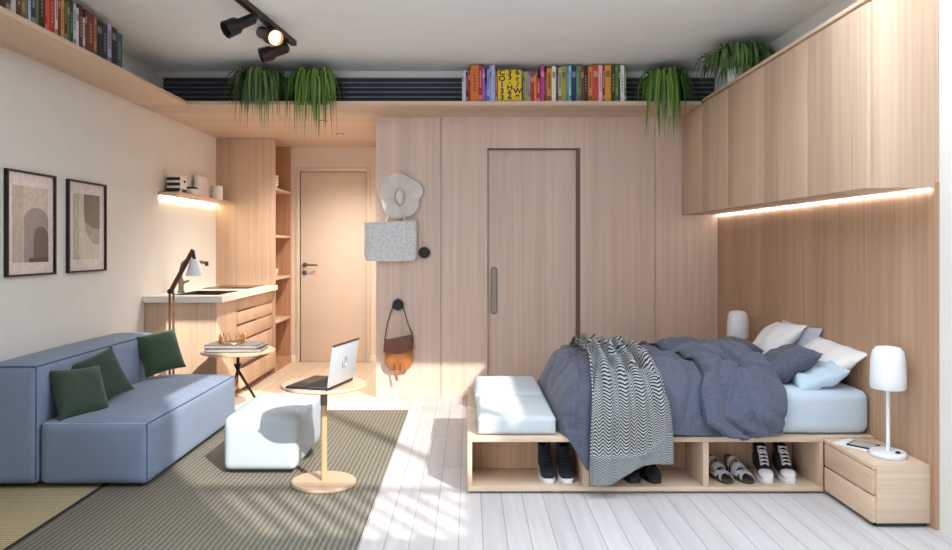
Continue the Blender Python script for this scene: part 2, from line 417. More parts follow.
# entry door
d = MB().box(dX0+.004, dX1-.004, YE+.015, YE+.055, .002, dZ1-.004, .003).build('door_2', M['cream']); struct(d)
f = MB(); fw = .045
f.box(dX0-fw, dX0, YE-.012, YE+.06, 0, dZ1+fw, .003); f.box(dX1, dX1+fw, YE-.012, YE+.06, 0, dZ1+fw, .003); f.box(dX0, dX1, YE-.012, YE+.06, dZ1, dZ1+fw, .003)
struct(f.build('trim_3', M['cream']))
hz = pz(265, YE); hX = px(304.5, YE)
hb = MB(); hb.lathe((hX, YE+.015, hz), [(.026,0),(.026,.008)], axis=(0,-1,0)); hb.cyl((hX, YE+.01, hz), (hX, YE-.045, hz), .01)
hb.tube([(hX-.004, YE-.042, hz), (hX+.05, YE-.045, hz), (hX+.15, YE-.045, hz)], .0095, 10)
hb.build('door_handle', M['grey_metal'], d)
MB().lathe((hX, YE+.015, hz-.085), [(.026,0),(.026,.01),(.012,.012),(.012,.02)], axis=(0,-1,0)).build('door_lock', M['grey_metal'], d)
b = MB(); b.box(-1.947, dX0-fw, YE-.014, YE, 0, .075, .002); b.box(dX1+fw, XW, YE-.014, YE, 0, .075, .002)
struct(b.build('baseboard_entry', M['white']))
# headboard panelling on the right wall
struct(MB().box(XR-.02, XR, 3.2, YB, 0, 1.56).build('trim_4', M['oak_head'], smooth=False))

# ------------------------------------------------------------------ ledge round the room
yf = 5.484; xf = -2.17
t = thing('book_ledge', 'pale oak ledge running round the room below the ceiling, carrying books and plants', 'shelf', (0, yf, SZ))
l = MB(); l.box(XL+.001, 1.788, yf, YS-.001, SZ, ZT, .002)
l.build('back_board', M['oak_x'], t)
l = MB(); l.box(XL, XW+.04, YS, YE, SZ, ZT); l.box(XW+.04, XR, YS, YB+.13, SZ, ZT)
struct(l.build('trim_5', M['oak_x'], smooth=False))
MB().box(XL+.001, xf, 2.6, yf-.002, SZ, ZT, .002).build('side_board', M['oak_y'], t)
# recessed downlights in the underside
for (x, y, Y, lab) in ((323, 121, 6.19, 'small black recessed downlight slot nearer the ledge front edge above the entry'), (340, 134, 6.91, 'small black recessed downlight slot closer to the entry door')):
    dl = thing('downlight', lab, 'ceiling light', (px(x, Y), Y, SZ), 'downlights above the entry')
    MB().box(px(x, Y)-.035, px(x, Y)+.035, Y-.03, Y+.03, SZ-.004, SZ, .001).build('trim_plate', M['black'], dl)
    MB().box(px(x, Y)-.022, px(x, Y)+.022, Y-.015, Y+.015, SZ-.006, SZ-.004).build('lens', M['lampshade'], dl)
# ventilation grille
t = thing('vent_grille', 'long dark slatted ventilation grille above the back ledge', 'vent', (0, YS, ZT))
gx0, gx1, gz1 = px(163, YS-.02), px(690, YS-.02)+.2, 2.64
MB().box(gx0, gx1, YS-.012, YS, ZT, gz1).build('backing', M['vent_back'], t, smooth=False)
s = MB(); n = 6
for i in range(n+1):
    z = ZT+.012 + i*(gz1-ZT-.02)/n
    s.loft([[(x, YS-.045, z-.004), (x, YS-.012, z+.006), (x, YS-.012, z+.012), (x, YS-.045, z+.003)] for x in (gx0, gx1)])
s.build('slats', plain('slat_grey', (128,133,144), .5), t, smooth=False)

# ------------------------------------------------------------------ books
def book(name, label, group, c, w, h, dep, rot, rgb, band=None, pages=True, cat='book'):
    """upright book; c = middle of spine foot; spine faces local -Y"""
    o = thing(name, label, cat, c, group); o.rotation_euler = (0, 0, rot)
    loc = o.location.copy(); o.location = (0,0,0)
    cv = MB(); th = min(.003, w*.2)
    cv.box(-w/2, w/2, 0, th, 0, h, th*.4, 1); cv.box(-w/2, -w/2+th, th, dep, 0, h); cv.box(w/2-th, w/2, th, dep, 0, h)
    cv.build('cover', cmat(rgb), o)
    MB().box(-w/2+th, w/2-th, th, dep-.004, .003, h-.004).build('page_block', M['paper'], o, smooth=False)
    if band:
        bc, k = band; bc = tuple(int(.5*a_+.5*b_) for a_, b_ in zip(bc, rgb))
        m = MB()
        if k == 0: m.box(-w*.34, w*.34, -.0006, .0002, h*.68, h*.84)
        elif k == 1:
            for j in range(6): m.box(-w*.16, w*.16, -.0006, .0002, h*(.3+j*.08), h*(.35+j*.08))
        else: m.box(-w*.45, w*.45, -.0006, .0002, h*.08, h*.2); m.box(-w*.2, w*.2, -.0006, .0002, h*.4, h*.85)
        m.build('spine_title', cmat(bc), o, smooth=False)
    o.location = loc
    return o
BB = [(462,464,71.5,(206,206,206),'pale grey'),(464,465.7,70,(224,218,232),'white and lavender'),(465.7,468.2,72,(92,22,40),'wine red'),
 (468.2,470.6,70,(164,36,44),'crimson'),(470.6,478.6,64.5,(222,120,40),'thick orange'),(478.6,482.4,64.5,(170,48,60),'raspberry'),
 (482.4,485,67,(176,92,176),'violet'),(485,486.7,82,(62,62,190),'short royal blue'),(486.7,489.3,69,(142,170,226),'sky blue'),
 (489.3,491.7,66,(166,160,214),'lavender blue'),(491.7,495,65.5,(182,196,230),'ice blue'),(495.2,497.6,72,(176,96,50),'rust'),
 (522.4,525,72,(140,146,120),'grey green'),(525,528.5,72,(176,172,90),'mottled lime'),
 (528.5,530.6,71,(110,124,170),'slate blue'),(530.6,534.4,72,(196,40,40),'bright red'),(534.4,536.5,75,(230,160,50),'slim yellow orange'),
 (536.5,540.5,78,(182,44,48),'low red'),(540.8,544.3,65,(206,56,150),'magenta'),(544.3,546.6,72,(104,58,34),'dark brown'),
 (546.6,551.8,68,(218,138,46),'golden orange'),(551.8,556,66,(234,226,214),'cream'),(556,558.4,68,(104,44,70),'plum'),(558.4,561.6,67.5,(190,194,160),'pale sage'),
 (561.6,566.3,66,(176,160,56),'olive yellow'),(566.3,568.8,65.5,(66,140,156),'teal'),(568.8,571.2,65,(180,216,240),'light blue'),
 (571.2,576.4,65.5,(30,52,90),'navy'),(576.4,578.3,65.5,(70,150,140),'sea green'),(578.3,581,64.5,(150,136,56),'dull olive'),
 (581.1,584,66,(110,72,50),'mid brown'),(584,587.7,66,(60,40,46),'blackish maroon'),(588.2,592.5,66.5,(228,130,70),'apricot'),
 (592.5,598.6,64,(208,80,58),'broad coral red'),(598.6,602.2,64,(238,200,206),'blush pink'),(602.2,605,64.5,(170,40,50),'deep red'),
 (605,611,64,(226,160,44),'amber'),(611,615.6,64,(60,62,34),'blackish green'),(615.6,618.3,64,(136,150,66),'moss green'),
 (618.3,620.3,66,(34,80,64),'bottle green'),(620.3,624.2,65,(226,230,224),'bright white'),(624.2,626.5,66,(96,130,70),'leaf green')]
Yb = 5.56
def lum(c): return .3*c[0]+.59*c[1]+.11*c[2]
for i, (x0, x1, yt, rgb, nm) in enumerate(BB):
    X0, X1 = px(x0, Yb)+.0004, px(x1, Yb)-.0004
    h = min(pz(yt, Yb)-ZT, .297)
    p = 'to the left end' if i == 0 else BB[i-1][4]
    if i == 0: lab = 'pale grey book at the left end of the row on the back ledge'
    elif i == len(BB)-1: lab = 'leaf green book at the right end of the row on the back ledge'
    elif nm == 'rust': lab = 'rust coloured book just left of the yellow lettered book on the back ledge'
    elif nm == 'grey green': lab = 'grey green book just right of the yellow lettered book on the back ledge'
    else: lab = '%s book between the %s and %s ones on the back ledge' % (nm.replace(' and ','-').replace(' ','-'), p.replace(' and ','-').replace(' ','-'), BB[i+1][4].replace(' and ','-').replace(' ','-'))
    bc = (236,228,214) if lum(rgb) < 130 else (70,50,46)
    book('book', lab, 'books on the back ledge', ((X0+X1)/2, Yb, ZT), X1-X0, h, .2, 0, rgb, (bc, i % 3))
# face-out yellow book with lettering
X0, X1 = px(498, Yb-.03), px(521.6, Yb-.03); hY = pz(69.5, Yb-.03)-ZT-.012
t = thing('book', 'yellow book standing face out with bold black lettering on its cover', 'book', ((X0+X1)/2, Yb-.03, ZT), 'books on the back ledge')
MB().box(X0, X1, Yb-.03, Yb-.004, ZT, ZT+.012).build('stand', M['black'], t, smooth=False)
MB().box(X0, X1, Yb-.03, Yb-.004, ZT+.0125, ZT+.0125+hY, .001).build('cover', cmat((232,196,44)), t)
def text(s, size, mat, name, parent, matrix, ext=.0004):
    cu = bpy.data.curves.new(name, 'FONT'); cu.body = s; cu.size = size; cu.align_x = 'CENTER'; cu.align_y = 'CENTER'; cu.extrude = ext; cu.offset = .0022
    o = bpy.data.objects.new(name, cu); COL.objects.link(o)
    bpy.context.view_layer.update()
    dg = bpy.context.evaluated_depsgraph_get()
    me = bpy.data.meshes.new_from_object(o.evaluated_get(dg)); bpy.data.objects.remove(o)
    bm = bmesh.new(); bm.from_mesh(me); bmesh.ops.transform(bm, matrix=matrix, verts=bm.verts)
    bpy.data.meshes.remove(me)
    return bm
lt = MB()
cols = [(.17, 'COI33'), (.5, '33-H66'), (.83, '6r/W9')]
for fx, st in cols:
    for j, ch in enumerate(st):
        zc = ZT+.0125 + hY*(.9 - j*(.8/(len(st)-1)))
        bm = text(ch, .07, None, 'glyph', None, Matrix.Translation((X0+(X1-X0)*fx, Yb-.0303, zc)) @ RX @ Matrix.Diagonal((.9, .8 if len(st) == 5 else .7, 1, 1)))
        me = bpy.data.meshes.new('tmp'); bm.to_mesh(me); bm.free(); lt.bm.from_mesh(me); bpy.data.meshes.remove(me)
lt.build('lettering', cmat((24,20,16)), t, smooth=False)
LB = [(-6,-1,(90,60,44),'chestnut'),(-1,5.5,(62,40,30),'espresso brown'),(5.5,11,(74,44,34),'dark brown'),(11,16,(196,196,186),'pale grey'),(16,22,(84,60,38),'umber'),(22,25.5,(168,128,56),'ochre'),
 (25.5,28.5,(70,110,130),'steel blue'),(28.5,31,(206,204,220),'lavender white'),(31,36,(34,58,72),'deep petrol'),(36,39,(110,106,62),'olive'),
 (39,45,(36,20,24),'blackish maroon'),(45,47,(190,36,32),'scarlet'),(47,49.6,(222,84,56),'vermilion'),(49.6,55,(176,52,56),'brick red'),
 (55,58,(236,200,200),'pale pink'),(58,61,(112,44,34),'oxblood'),(61,64.5,(206,140,62),'orange ochre'),(64.5,67,(44,44,28),'blackish olive'),
 (67,70,(92,104,52),'moss'),(70,73.4,(26,62,46),'forest green'),(73.4,76.3,(190,214,200),'mint'),(76.3,79,(216,214,214),'white'),
 (79,83,(92,44,58),'plum'),(83,85.2,(222,196,196),'rose white'),(85.2,87.4,(96,60,48),'walnut brown'),(87.4,94.4,(124,44,38),'thick russet'),
 (94.4,96.7,(178,140,106),'tan'),(96.7,102.5,(34,32,40),'charcoal'),(102.5,107.7,(36,44,66),'midnight blue'),(107.7,111.5,(176,176,196),'lilac grey'),
 (111.5,117,(34,30,36),'jet black'),(117,122.4,(48,96,102),'dark teal')]
Xb = -2.215
for i, (x0, x1, rgb, nm) in enumerate(LB):
    Y0, Y1 = -Xb*F/(VX-x0)+.0006, -Xb*F/(VX-x1)-.0006
    h = [.25,.235,.262,.243,.255][i % 5]
    if nm == 'dark teal': h = .235
    if nm in ('charcoal','midnight blue'): h = .237
    if nm == 'rose white': h = .2
    if i == 0: lab = 'chestnut book at the near left end of the row on the side ledge'
    elif i == len(LB)-1: lab = 'dark teal book at the far end of the row on the left side ledge'
    else: lab = '%s book between the %s and %s ones on the left ledge' % (nm.replace(' ','-'), LB[i-1][3].replace(' ','-'), LB[i+1][3].replace(' ','-'))
    bc = (226,214,196) if lum(rgb) < 120 else (80,56,50)
    book('book', lab, 'books on the left side ledge', (Xb, (Y0+Y1)/2, ZT), Y1-Y0, h, .19, PI/2, rgb, (bc, i % 3))

# ------------------------------------------------------------------ trailing plants
def plant(label, x, y, z, n, spread, drop, up, mat, pot_r=.058, pot_h=.10, seed=1, maxz=CZ-.012, clipx=None, backlim=.19, floorz=None):
    rnd = random.Random(seed)
    t = thing('potted_fern', label, 'plant', (x, y, z), 'trailing ferns near the ceiling')
    MB().lathe((x, y, z), [(pot_r*.72,0),(pot_r*.85,.01),(pot_r,pot_h*.9),(pot_r*1.02,pot_h),(pot_r*.9,pot_h),(pot_r*.88,pot_h*.9)]).build('pot', M['pot'], t)
    MB().lathe((x, y, z), [(pot_r*.87,pot_h*.86),(.001,pot_h*.92)], cap=False).build('soil', M['soil'], t)
    m = MB()
    for i in range(n):
        a = rnd.uniform(0, 2*PI)
        if rnd.random() < .5: a = -PI/2 + rnd.gauss(0, 1.1)
        sp = spread*rnd.uniform(.35, 1.05); dr = drop*rnd.uniform(.15, 1)**1.3; u = up*rnd.uniform(.5, 1.05)
        if math.sin(a) > .2: sp = min(sp, backlim/ max(.3, math.sin(a))); dr = min(dr, .08)
        wd = rnd.uniform(.0055, .0095); segs = 9
        P = []
        sw = rnd.uniform(-.04, .04)
        for k in range(segs+1):
            s = k/segs
            rad = .02 + sp*(1-(1-s)**2.0) 
            hh = pot_h*.9 + u*math.sin(min(1, s*1.7)*PI*.5)*(1-.2*s) - (dr+u*.8)*max(0, s-.35)**1.7*2.1
            p = Vector((x+rad*math.cos(a)+sw*s*s*-math.sin(a), y+rad*math.sin(a)+sw*s*s*math.cos(a), z+hh))
            p.x = min(p.x, XR-.03); p.z = min(p.z, maxz - .012*rnd.random())
            P.append(p)
        if floorz:
            for p in P:
                lim = floorz(p)
                if lim is not None: p.z = max(p.z, lim+.006)
        side = Vector((-math.sin(a), math.cos(a), 0))
        L, R = [], []
        for k, p in enumerate(P):
            s = k/segs; ww = wd*(.55+1.6*s*(1-s)*1.6)*(1-s**4*.95)
            L.append(m.bm.verts.new(p - side*ww)); R.append(m.bm.verts.new(p + side*ww + Vector((0,0,.0015))))
            if k:
                m.bm.faces.new((L[k-1], R[k-1], R[k], L[k]))
    m.build('foliage', mat, t, recalc=False)
    return t
def leafmat(name, ramp):
    m, nt, b = newmat(name)
    g = nt.nodes.new('ShaderNodeNewGeometry'); r = nt.nodes.new('ShaderNodeValToRGB')
    r.color_ramp.elements[0].color = (*lin(ramp[0]), 1); r.color_ramp.elements[1].color = (*lin(ramp[2]), 1)
    e = r.color_ramp.elements.new(.55); e.color = (*lin(ramp[1]), 1)
    nt.links.new(g.outputs['Random Per Island'], r.inputs['Fac']); nt.links.new(r.outputs['Color'], b.inputs['Base Color'])
    b.inputs['Roughness'].default_value = .5
    return m
M['fern'] = leafmat('fern_fronds_bright', ((52,92,36),(84,126,48),(140,170,76)))
M['fern_dark'] = leafmat('fern_fronds_dark', ((44,72,40),(70,104,54),(122,146,84)))
def ledge_floor(p):
    return ZT if p.y > yf-.012 else None
def cab_floor(p):
    return 2.405 if p.x > 1.77 else (ZT if p.y > yf-.012 else None)
plant('leftmost trailing fern on the back ledge, in a white pot behind the spotlights', px(261,5.6), 5.6, ZT, 280, .27, .34, .2, M['fern_dark'], seed=3, floorz=ledge_floor)
plant('bright trailing fern on the back ledge, second from the left, hanging beside the spotlights', px(314,5.58), 5.58, ZT, 260, .22, .42, .2, M['fern'], seed=4, floorz=ledge_floor)
plant('trailing fern on the back ledge between the row of books and the wall cabinet', px(665,5.58), 5.58, ZT, 260, .22, .42, .2, M['fern'], seed=5, floorz=ledge_floor)
plant('bushy dark fern in a white pot standing on top of the wall cabinet', 1.86, 4.98, 2.4025, 260, .28, .13, .17, M['fern_dark'], seed=6, pot_h=.11, floorz=cab_floor, backlim=.3)

# ------------------------------------------------------------------ track light
A, B = Vector((-1.36, 3.5, CZ-.018)), Vector((-1.213, 4.95, CZ-.018))
t = thing('track_light', 'dark ceiling track carrying three spotlight heads, one of them glowing', 'ceiling light', (-1.27, 4.4, CZ))
dr = (B-A).normalized(); sd = Vector((dr.y, -dr.x, 0))
m = MB(); m.loft([[p+sd*.019+Vector((0,0,.018)), p-sd*.019+Vector((0,0,.018)), p-sd*.019-Vector((0,0,.016)), p+sd*.019-Vector((0,0,.016))] for p in (A, B)])
m.build('rail', M['bronze'], t, smooth=False)
def spot(p0, p1, r0, r1, railY, mat, lit):
    p0, p1 = Vector(p0), Vector(p1); ax = (p1-p0); L = ax.length; ax.normalize()
    m = MB(); m.lathe(p0, [(r0*.55,-.012),(r0*.9,0),(r0,.012),(r0*1.02,L*.5),(r1,L*.62),(r1*1.04,L),(r1*.9,L),(r1*.8,L*.8),(.004,L*.78)], 24, ax, cap=False)
    hd = m.build('spot_head', mat, t)
    rp = A + dr*((railY-A.y)/dr.y)
    q = MB(); q.cyl(rp+Vector((0,0,-.016)), rp+Vector((0,0,-.04)), .022, n=14); q.tube([rp+Vector((0,0,-.03)), p0+ax*.03], .011, 8)
    q.cyl(p0+ax*.03-sd*.02, p0+ax*.03+sd*.02, .018, n=12)
    q.build('bracket', mat, hd)
    MB().lathe(p0, [(r1*.84,L*.86),(r1*.7,L*.9),(.003,L*.92)], 24, ax, cap=False).build('lens', M['lens'] if lit else M['screen'], hd)
    return p1, ax
spot((px(252,4.24), 4.27, 2.635), (px(228,4.2), 4.16, pz(32,4.2)), .033, .05, 4.27, M['black'], False)
spot((px(259,4.62), 4.66, pz(30.5,4.62)), (px(277,4.48), 4.46, pz(39,4.48)), .036, .052, 4.56, M['bronze'], True)
spot((px(286,4.75), 4.77, pz(47,4.75)), (px(262,4.72), 4.70, pz(57,4.72)), .036, .05, 4.80, M['bronze'], False)

# ------------------------------------------------------------------ pictures
def picture(label, Y0, Y1, z0, z1, shapes, ox):
    x = XL
    t = thing('picture_frame', label, 'picture', (x, (Y0+Y1)/2, z0), 'framed prints above the sofa')
    fr = MB(); d, fw = .024, .012
    fr.box(x+.001, x+d, Y0, Y0+fw, z0, z1); fr.box(x+.001, x+d, Y1-fw, Y1, z0, z1); fr.box(x+.001, x+d, Y0+fw, Y1-fw, z0, z0+fw); fr.box(x+.001, x+d, Y0+fw, Y1-fw, z1-fw, z1)
    fr.build('frame', M['black'], t, smooth=False)
    MB().box(x+.001, x+.008, Y0+fw, Y1-fw, z0+fw, z1-fw).build('mat_board', cmat((222,212,208)), t, smooth=False)
    pr = None
    W, H = Y1-Y0, z1-z0
    for k, (poly, rgb) in enumerate(shapes):
        R = Matrix(((0,0,1,0),(1,0,0,0),(0,1,0,0),(0,0,0,1)))
        m = MB().prism([(Y0+W*u, z0+H*v) for u, v in poly], x+.008+k*.0008, x+.0092+k*.0008, R)
        if pr is None: pr = m.build('print', cmat(rgb, .8), t, smooth=False)
        else: m.build('painted_shape', cmat(rgb, .8), pr, smooth=False)
    MB().box(x+.016, x+.018, Y0+fw, Y1-fw, z0+fw, z1-fw).build('glazing', M['glass'], t, smooth=False)
def arch(u0, u1, v0, v1, n=10):
    c, r = (u0+u1)/2, (u1-u0)/2
    return [(u0, v0), (u1, v0)] + [(c+r*math.cos(PI*i/n), v1-.12+.12*math.sin(PI*i/n)) for i in range(n+1)]
picture('black framed abstract print nearest the camera, with grey and dark arch shapes', 3.895, 4.357, pz(277.5,3.895), pz(168,3.895),
    [([(.14,.13),(.86,.13),(.86,.86),(.14,.86)], (196,186,170)), ([(.14,.13),(.34,.13),(.34,.86),(.14,.86)], (182,168,156)), (arch(.36,.86,.13,.66), (140,132,132)), (arch(.55,.86,.13,.48), (84,74,76)), ([(.45,.13),(.86,.13),(.86,.17),(.45,.17)], (48,44,46))], 0)
picture('black framed abstract print nearer the kitchen, with one hanging olive shape', 4.494, 4.962, pz(273.2,4.494), pz(178.6,4.494),
    [([(.16,.14),(.84,.14),(.84,.86),(.16,.86)], (204,198,184)), ([(.16,.14),(.3,.14),(.3,.86),(.16,.86)], (190,184,166)), ([(.42,.86),(.84,.86),(.84,.3),(.66,.32),(.5,.42),(.42,.6)], (160,160,150)), ([(.42,.86),(.84,.86),(.84,.48),(.6,.5),(.46,.56),(.42,.7)], (116,112,100))], 0)

# ------------------------------------------------------------------ kitchen
kY0, kY1, kX, kZ = 5.546, 7.16, -1.918, .882
t = thing('kitchen_base_cabinet', 'oak kitchen base cabinet with drawers under the white worktop', 'cabinet', (-2.25, 6.3, 0))
bx = -1.97
MB().box(XL+.002, bx-.02, kY0+.03, kY1-.002, .06, kZ-.048, .002).build('body', M['oak'], t)
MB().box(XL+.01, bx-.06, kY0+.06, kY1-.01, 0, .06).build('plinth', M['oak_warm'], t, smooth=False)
ys = 6.05
MB().box(bx-.02, bx, kY0+.03, ys-.003, .06, kZ-.05, .002).build('front_panel', M['oak'], t)
zs = [.06, .215, .40, .575, .70, .83]
zs = [.06, .24, .46, .60, .72, .832]
for i, (a, b) in enumerate(zip(zs, zs[1:])):
    o = .035 if i == 0 else 0
    dw = MB().box(bx-.02+o, bx+o, ys+.003, kY1-.006, a+.004, b-.012, .002).build('drawer', M['oak'], t)
    MB().box(bx-.012+o, bx-.002+o, ys+.06, ys+.55 if i > 1 else kY1-.06, b-.0115, b-.003).build('finger_groove', plain('groove_umber', (96,62,44), .7), dw, smooth=False)
# worktop with the sink cut-out
sx0, sx1, sy0, sy1 = -2.37, -2.0, 5.72, 6.22
w = MB(); z0 = kZ-.047
for (a, b, c, d_) in ((XL+.002, sx0, kY0, kY1), (sx1, kX, kY0, kY1), (sx0, sx1, kY0, sy0), (sx0, sx1, sy1, kY1)): w.box(a, b, c, d_, z0, kZ)
tag(w.build('worktop', M['counter'], smooth=False, origin=(-2.2, 6.3, z0)), 'white stone worktop on the oak kitchen cabinet', 'worktop')
t = thing('kitchen_sink', 'brown metal sink set into the white worktop', 'sink', (-2.2, 5.97, z0))
s = MB(); s.box(sx0, sx1, sy0, sy1, z0+.001, z0+.006); 
for (a, b, c, d_) in ((sx0, sx0+.006, sy0, sy1), (sx1-.006, sx1, sy0, sy1), (sx0+.006, sx1-.006, sy0, sy0+.006), (sx0+.006, sx1-.006, sy1-.006, sy1)): s.box(a, b, c, d_, z0+.006, kZ+.003)
s.build('basin', M['sink'], t, smooth=False)
MB().lathe((-2.18, 5.97, z0+.006), [(.03,0),(.03,.004),(.02,.005)]).build('drain', M['steel'], t)
tag(MB().box(-2.45, -2.02, 6.55, 7.08, kZ, kZ+.006, .002).build('hob', M['hob'], origin=(-2.2, 6.8, kZ)), 'dark glass hob at the far end of the white worktop', 'hob')
t = thing('kitchen_tap', 'bronze swan neck tap beside the sink on the worktop', 'tap', (-2.42, 6.0, kZ))
tx, ty = -2.42, 6.0
MB().lathe((tx, ty, kZ), [(.03,0),(.03,.012),(.022,.02),(.022,.11),(.016,.12)]).build('body', M['steel'], t)
MB().tube([(tx,ty,kZ+.1),(tx,ty,kZ+.2),(tx+.012,ty,kZ+.245),(tx+.04,ty,kZ+.27),(tx+.09,ty,kZ+.268),(tx+.22,ty,kZ+.25)], .0135, 12).build('spout', M['steel'], t)
MB().cyl((tx+.215,ty,kZ+.262),(tx+.215,ty,kZ+.225), .015).build('nozzle', M['sink'], t)
MB().tube([(tx+.02,ty,kZ+.085),(tx+.07,ty-.01,kZ+.1)], [.014,.009], 10).build('lever', M['steel'], t)
# tall open bookcase by the entry
t = thing('tall_shelf_unit', 'tall oak unit with open shelves between kitchen and entry door', 'shelf unit', (-2.25, 7.5, 0))
by0, by1, bxf = 7.164, YE-.016, -1.947
MB().box(XL+.002, bxf, by0, by0+.025, 0, SZ-.001, .001).build('side_panel', M['oak'], t)
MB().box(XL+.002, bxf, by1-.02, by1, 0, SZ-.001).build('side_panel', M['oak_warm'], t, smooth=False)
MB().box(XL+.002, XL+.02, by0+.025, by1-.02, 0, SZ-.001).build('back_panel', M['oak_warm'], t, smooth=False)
shz = [.487, .93, 1.36, 1.84]
for z in shz: MB().box(XL+.02, bxf-.003, by0+.0255, by1-.0205, z, z+.025, .002).build('shelf', M['oak_x'], t)
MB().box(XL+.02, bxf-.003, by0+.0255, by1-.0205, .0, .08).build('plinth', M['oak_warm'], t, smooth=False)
def bowl(label, x, y, z, r, h, group, mat='canister', cat='bowl', name='bowl'):
    o = MB().lathe((x,y,z), [(r*.45,0),(r*.8,h*.35),(r,h),(r*.95,h),(r*.74,h*.4),(.003,h*.15)], 24, cap=False).build(name, M[mat], origin=(x,y,z)); tag(o, label, cat, group)
by = 7.33
zz = shz[3]+.026
for i, lab in enumerate(('white bowl at the bottom of the stack on the highest shelf of the tall unit', 'second white bowl up in the stack on the highest shelf of the tall unit', 'third white bowl up in the stack on the highest shelf of the tall unit', 'topmost white bowl of the stack on the highest shelf of the tall unit')):
    bowl(lab, -2.02, by, zz+i*.028, .065, .045, 'white bowls on the tall unit')
bowl('lower white bowl on the third shelf down of the tall unit', -2.02, by, shz[1]+.026, .062, .06, 'white bowls on the tall unit')
bowl('white bowl nested on another, third shelf down of the tall unit', -2.02, by, shz[1]+.061, .065, .05, 'white bowls on the tall unit')
# small wall shelf with light strip
wz = 1.69
t = thing('wall_shelf', 'short oak wall shelf with a light strip above the kitchen worktop', 'shelf', (XL, 6.5, wz))
MB().box(XL+.001, XL+.17, 5.83, 7.162, wz, wz+.028, .002).build('board', M['oak_y'], t)
MB().box(XL+.004, XL+.03, 5.85, 7.15, wz-.011, wz-.001).build('light_strip', M['led_k'], t, smooth=False)
wt = wz+.0285
t = thing('book_stack', 'black and white patterned box at the near end of the small wall shelf', 'box', (XL+.09, 5.98, wt))
MB().box(XL+.03, XL+.15, 5.93, 6.05, wt, wt+.14, .002).build('body', M['canister'], t)
b = MB()
for i in range(3): b.box(XL+.029, XL+.14, 5.928, 5.93, wt+.012+i*.045, wt+.038+i*.045)
b.box(XL+.15, XL+.1515, 5.94, 6.04, wt+.0, wt+.03); b.box(XL+.15, XL+.1515, 5.98, 6.02, wt+.085, wt+.105); b.box(XL+.03, XL+.13, 5.929, 5.931, wt, wt+.02)
b.build('pattern', M['patt'], t, smooth=False); t.name = 'patterned_box'
t = thing('moss_bowl', 'low white bowl with dark green moss on the small wall shelf', 'bowl', (XL+.09, 6.3, wt))
MB().lathe((XL+.09,6.3,wt), [(.04,0),(.065,.02),(.072,.055),(.066,.055),(.003,.05)], 24, cap=False).build('bowl_body', M['canister'], t)
MB().lathe((XL+.09,6.3,wt), [(.066,.05),(.055,.068),(.03,.078),(.002,.08)], 20, cap=False).build('moss', M['leaf2'], t)
for yy, lab in ((6.47, 'clear tumbler nearer the moss bowl on the small wall shelf'), (6.6, 'clear tumbler beside the white board on the small wall shelf')):
    o = MB().lathe((XL+.12,yy,wt), [(.02,0),(.026,.004),(.03,.08),(.028,.08),(.022,.008),(.002,.006)], 20, cap=False).build('drinking_glass', M['glass'], origin=(XL+.12,yy,wt)); tag(o, lab, 'glass', 'tumblers on the wall shelf')
o = MB().box(XL+.03, XL+.07, 6.52, 6.78, wt, wt+.2, .004).build('white_board', M['canister'], origin=(XL+.05,6.65,wt)); tag(o, 'tall white board leaning at the back of the small wall shelf', 'board')
o = MB().lathe((XL+.11,6.88,wt), [(.05,0),(.055,.005),(.055,.11),(.052,.13),(.045,.135)], 24).build('canister', M['canister'], origin=(XL+.11,6.88,wt)); tag(o, 'white canister at the far end of the small wall shelf', 'canister')

# ------------------------------------------------------------------ hooks, hat, bags on the wood wall
def hook(x, z, lab):
    o = MB().lathe((x, YB, z), [(.02,0),(.02,.02),(.044,.03),(.048,.045),(.044,.055),(.03,.06)], 18, (0,-1,0)).build('wall_hook', M['black_knob'], origin=(x, YB, z)); tag(o, lab, 'hook', 'round wall hooks')
hook(px(424.5,YB), pz(252.5,YB), 'bare round black wall hook to the right of the woven tote')
hook(px(398.5,YB), pz(304.5,YB), 'round black wall hook holding the brown leather handbag')
hook(px(402,YB), pz(193,YB), 'round black wall hook under the sun hat')
hx_, hz_ = px(401.5,YB), pz(196.5,YB)
t = thing('sun_hat', 'floppy off-white sun hat hanging flat on the wood wall', 'hat', (hx_, YB-.06, hz_))
def brim(u, v):
    a = 2*PI*u; k = .055 + (1-.055)*v
    rr = (.176+.006*math.cos(2*a+.4)+.008*math.sin(3*a+1)+.006*math.sin(5*a)-.03*math.exp(-((((a+.15+PI)%(2*PI))-PI)/.16)**2))*k
    return Vector((hx_+rr*math.cos(a)*1.0, YB-.068-.02*math.sin(5*a+.6)*v*v-.012*math.sin(3*a+2)*v, hz_+rr*math.sin(a)*1.1))
m = MB().grid(brim, 72, 10); bmesh.ops.remove_doubles(m.bm, verts=m.bm.verts, dist=1e-5)
o = m.build('brim', M['hat'], t); md = o.modifiers.new('s', 'SOLIDIFY'); md.thickness = .004
m = MB(); rings = []
for k in range(9):
    s = k/8; rr = math.cos(s*PI/2)**.6 if k < 8 else .02
    rings.append([(hx_-.005+.038*rr*math.cos(2*PI*i/28), YB-.068-.085*math.sin(s*PI/2), hz_-.01+(.066*rr)*math.sin(2*PI*i/28)+.01*rr*math.sin(4*PI*i/28)) for i in range(28)])
m.loft(rings).build('crown', M['hat'], t)
m = MB().tube([(hx_-.005+.041*math.cos(2*PI*i/28), YB-.08, hz_-.01+.07*math.sin(2*PI*i/28)) for i in range(29)], .004, 6, cap=False); m.build('hat_band', plain('hat_band_taupe', (196,184,176), .9), t)
x0, x1, z0, z1 = px(364,YB-.1), px(417,YB-.1), pz(261,YB-.1), pz(222,YB-.1)
t = thing('tote_bag', 'speckled white woven tote hanging below the sun hat', 'bag', ((x0+x1)/2, YB-.08, z0))
m = MB(); rings = []
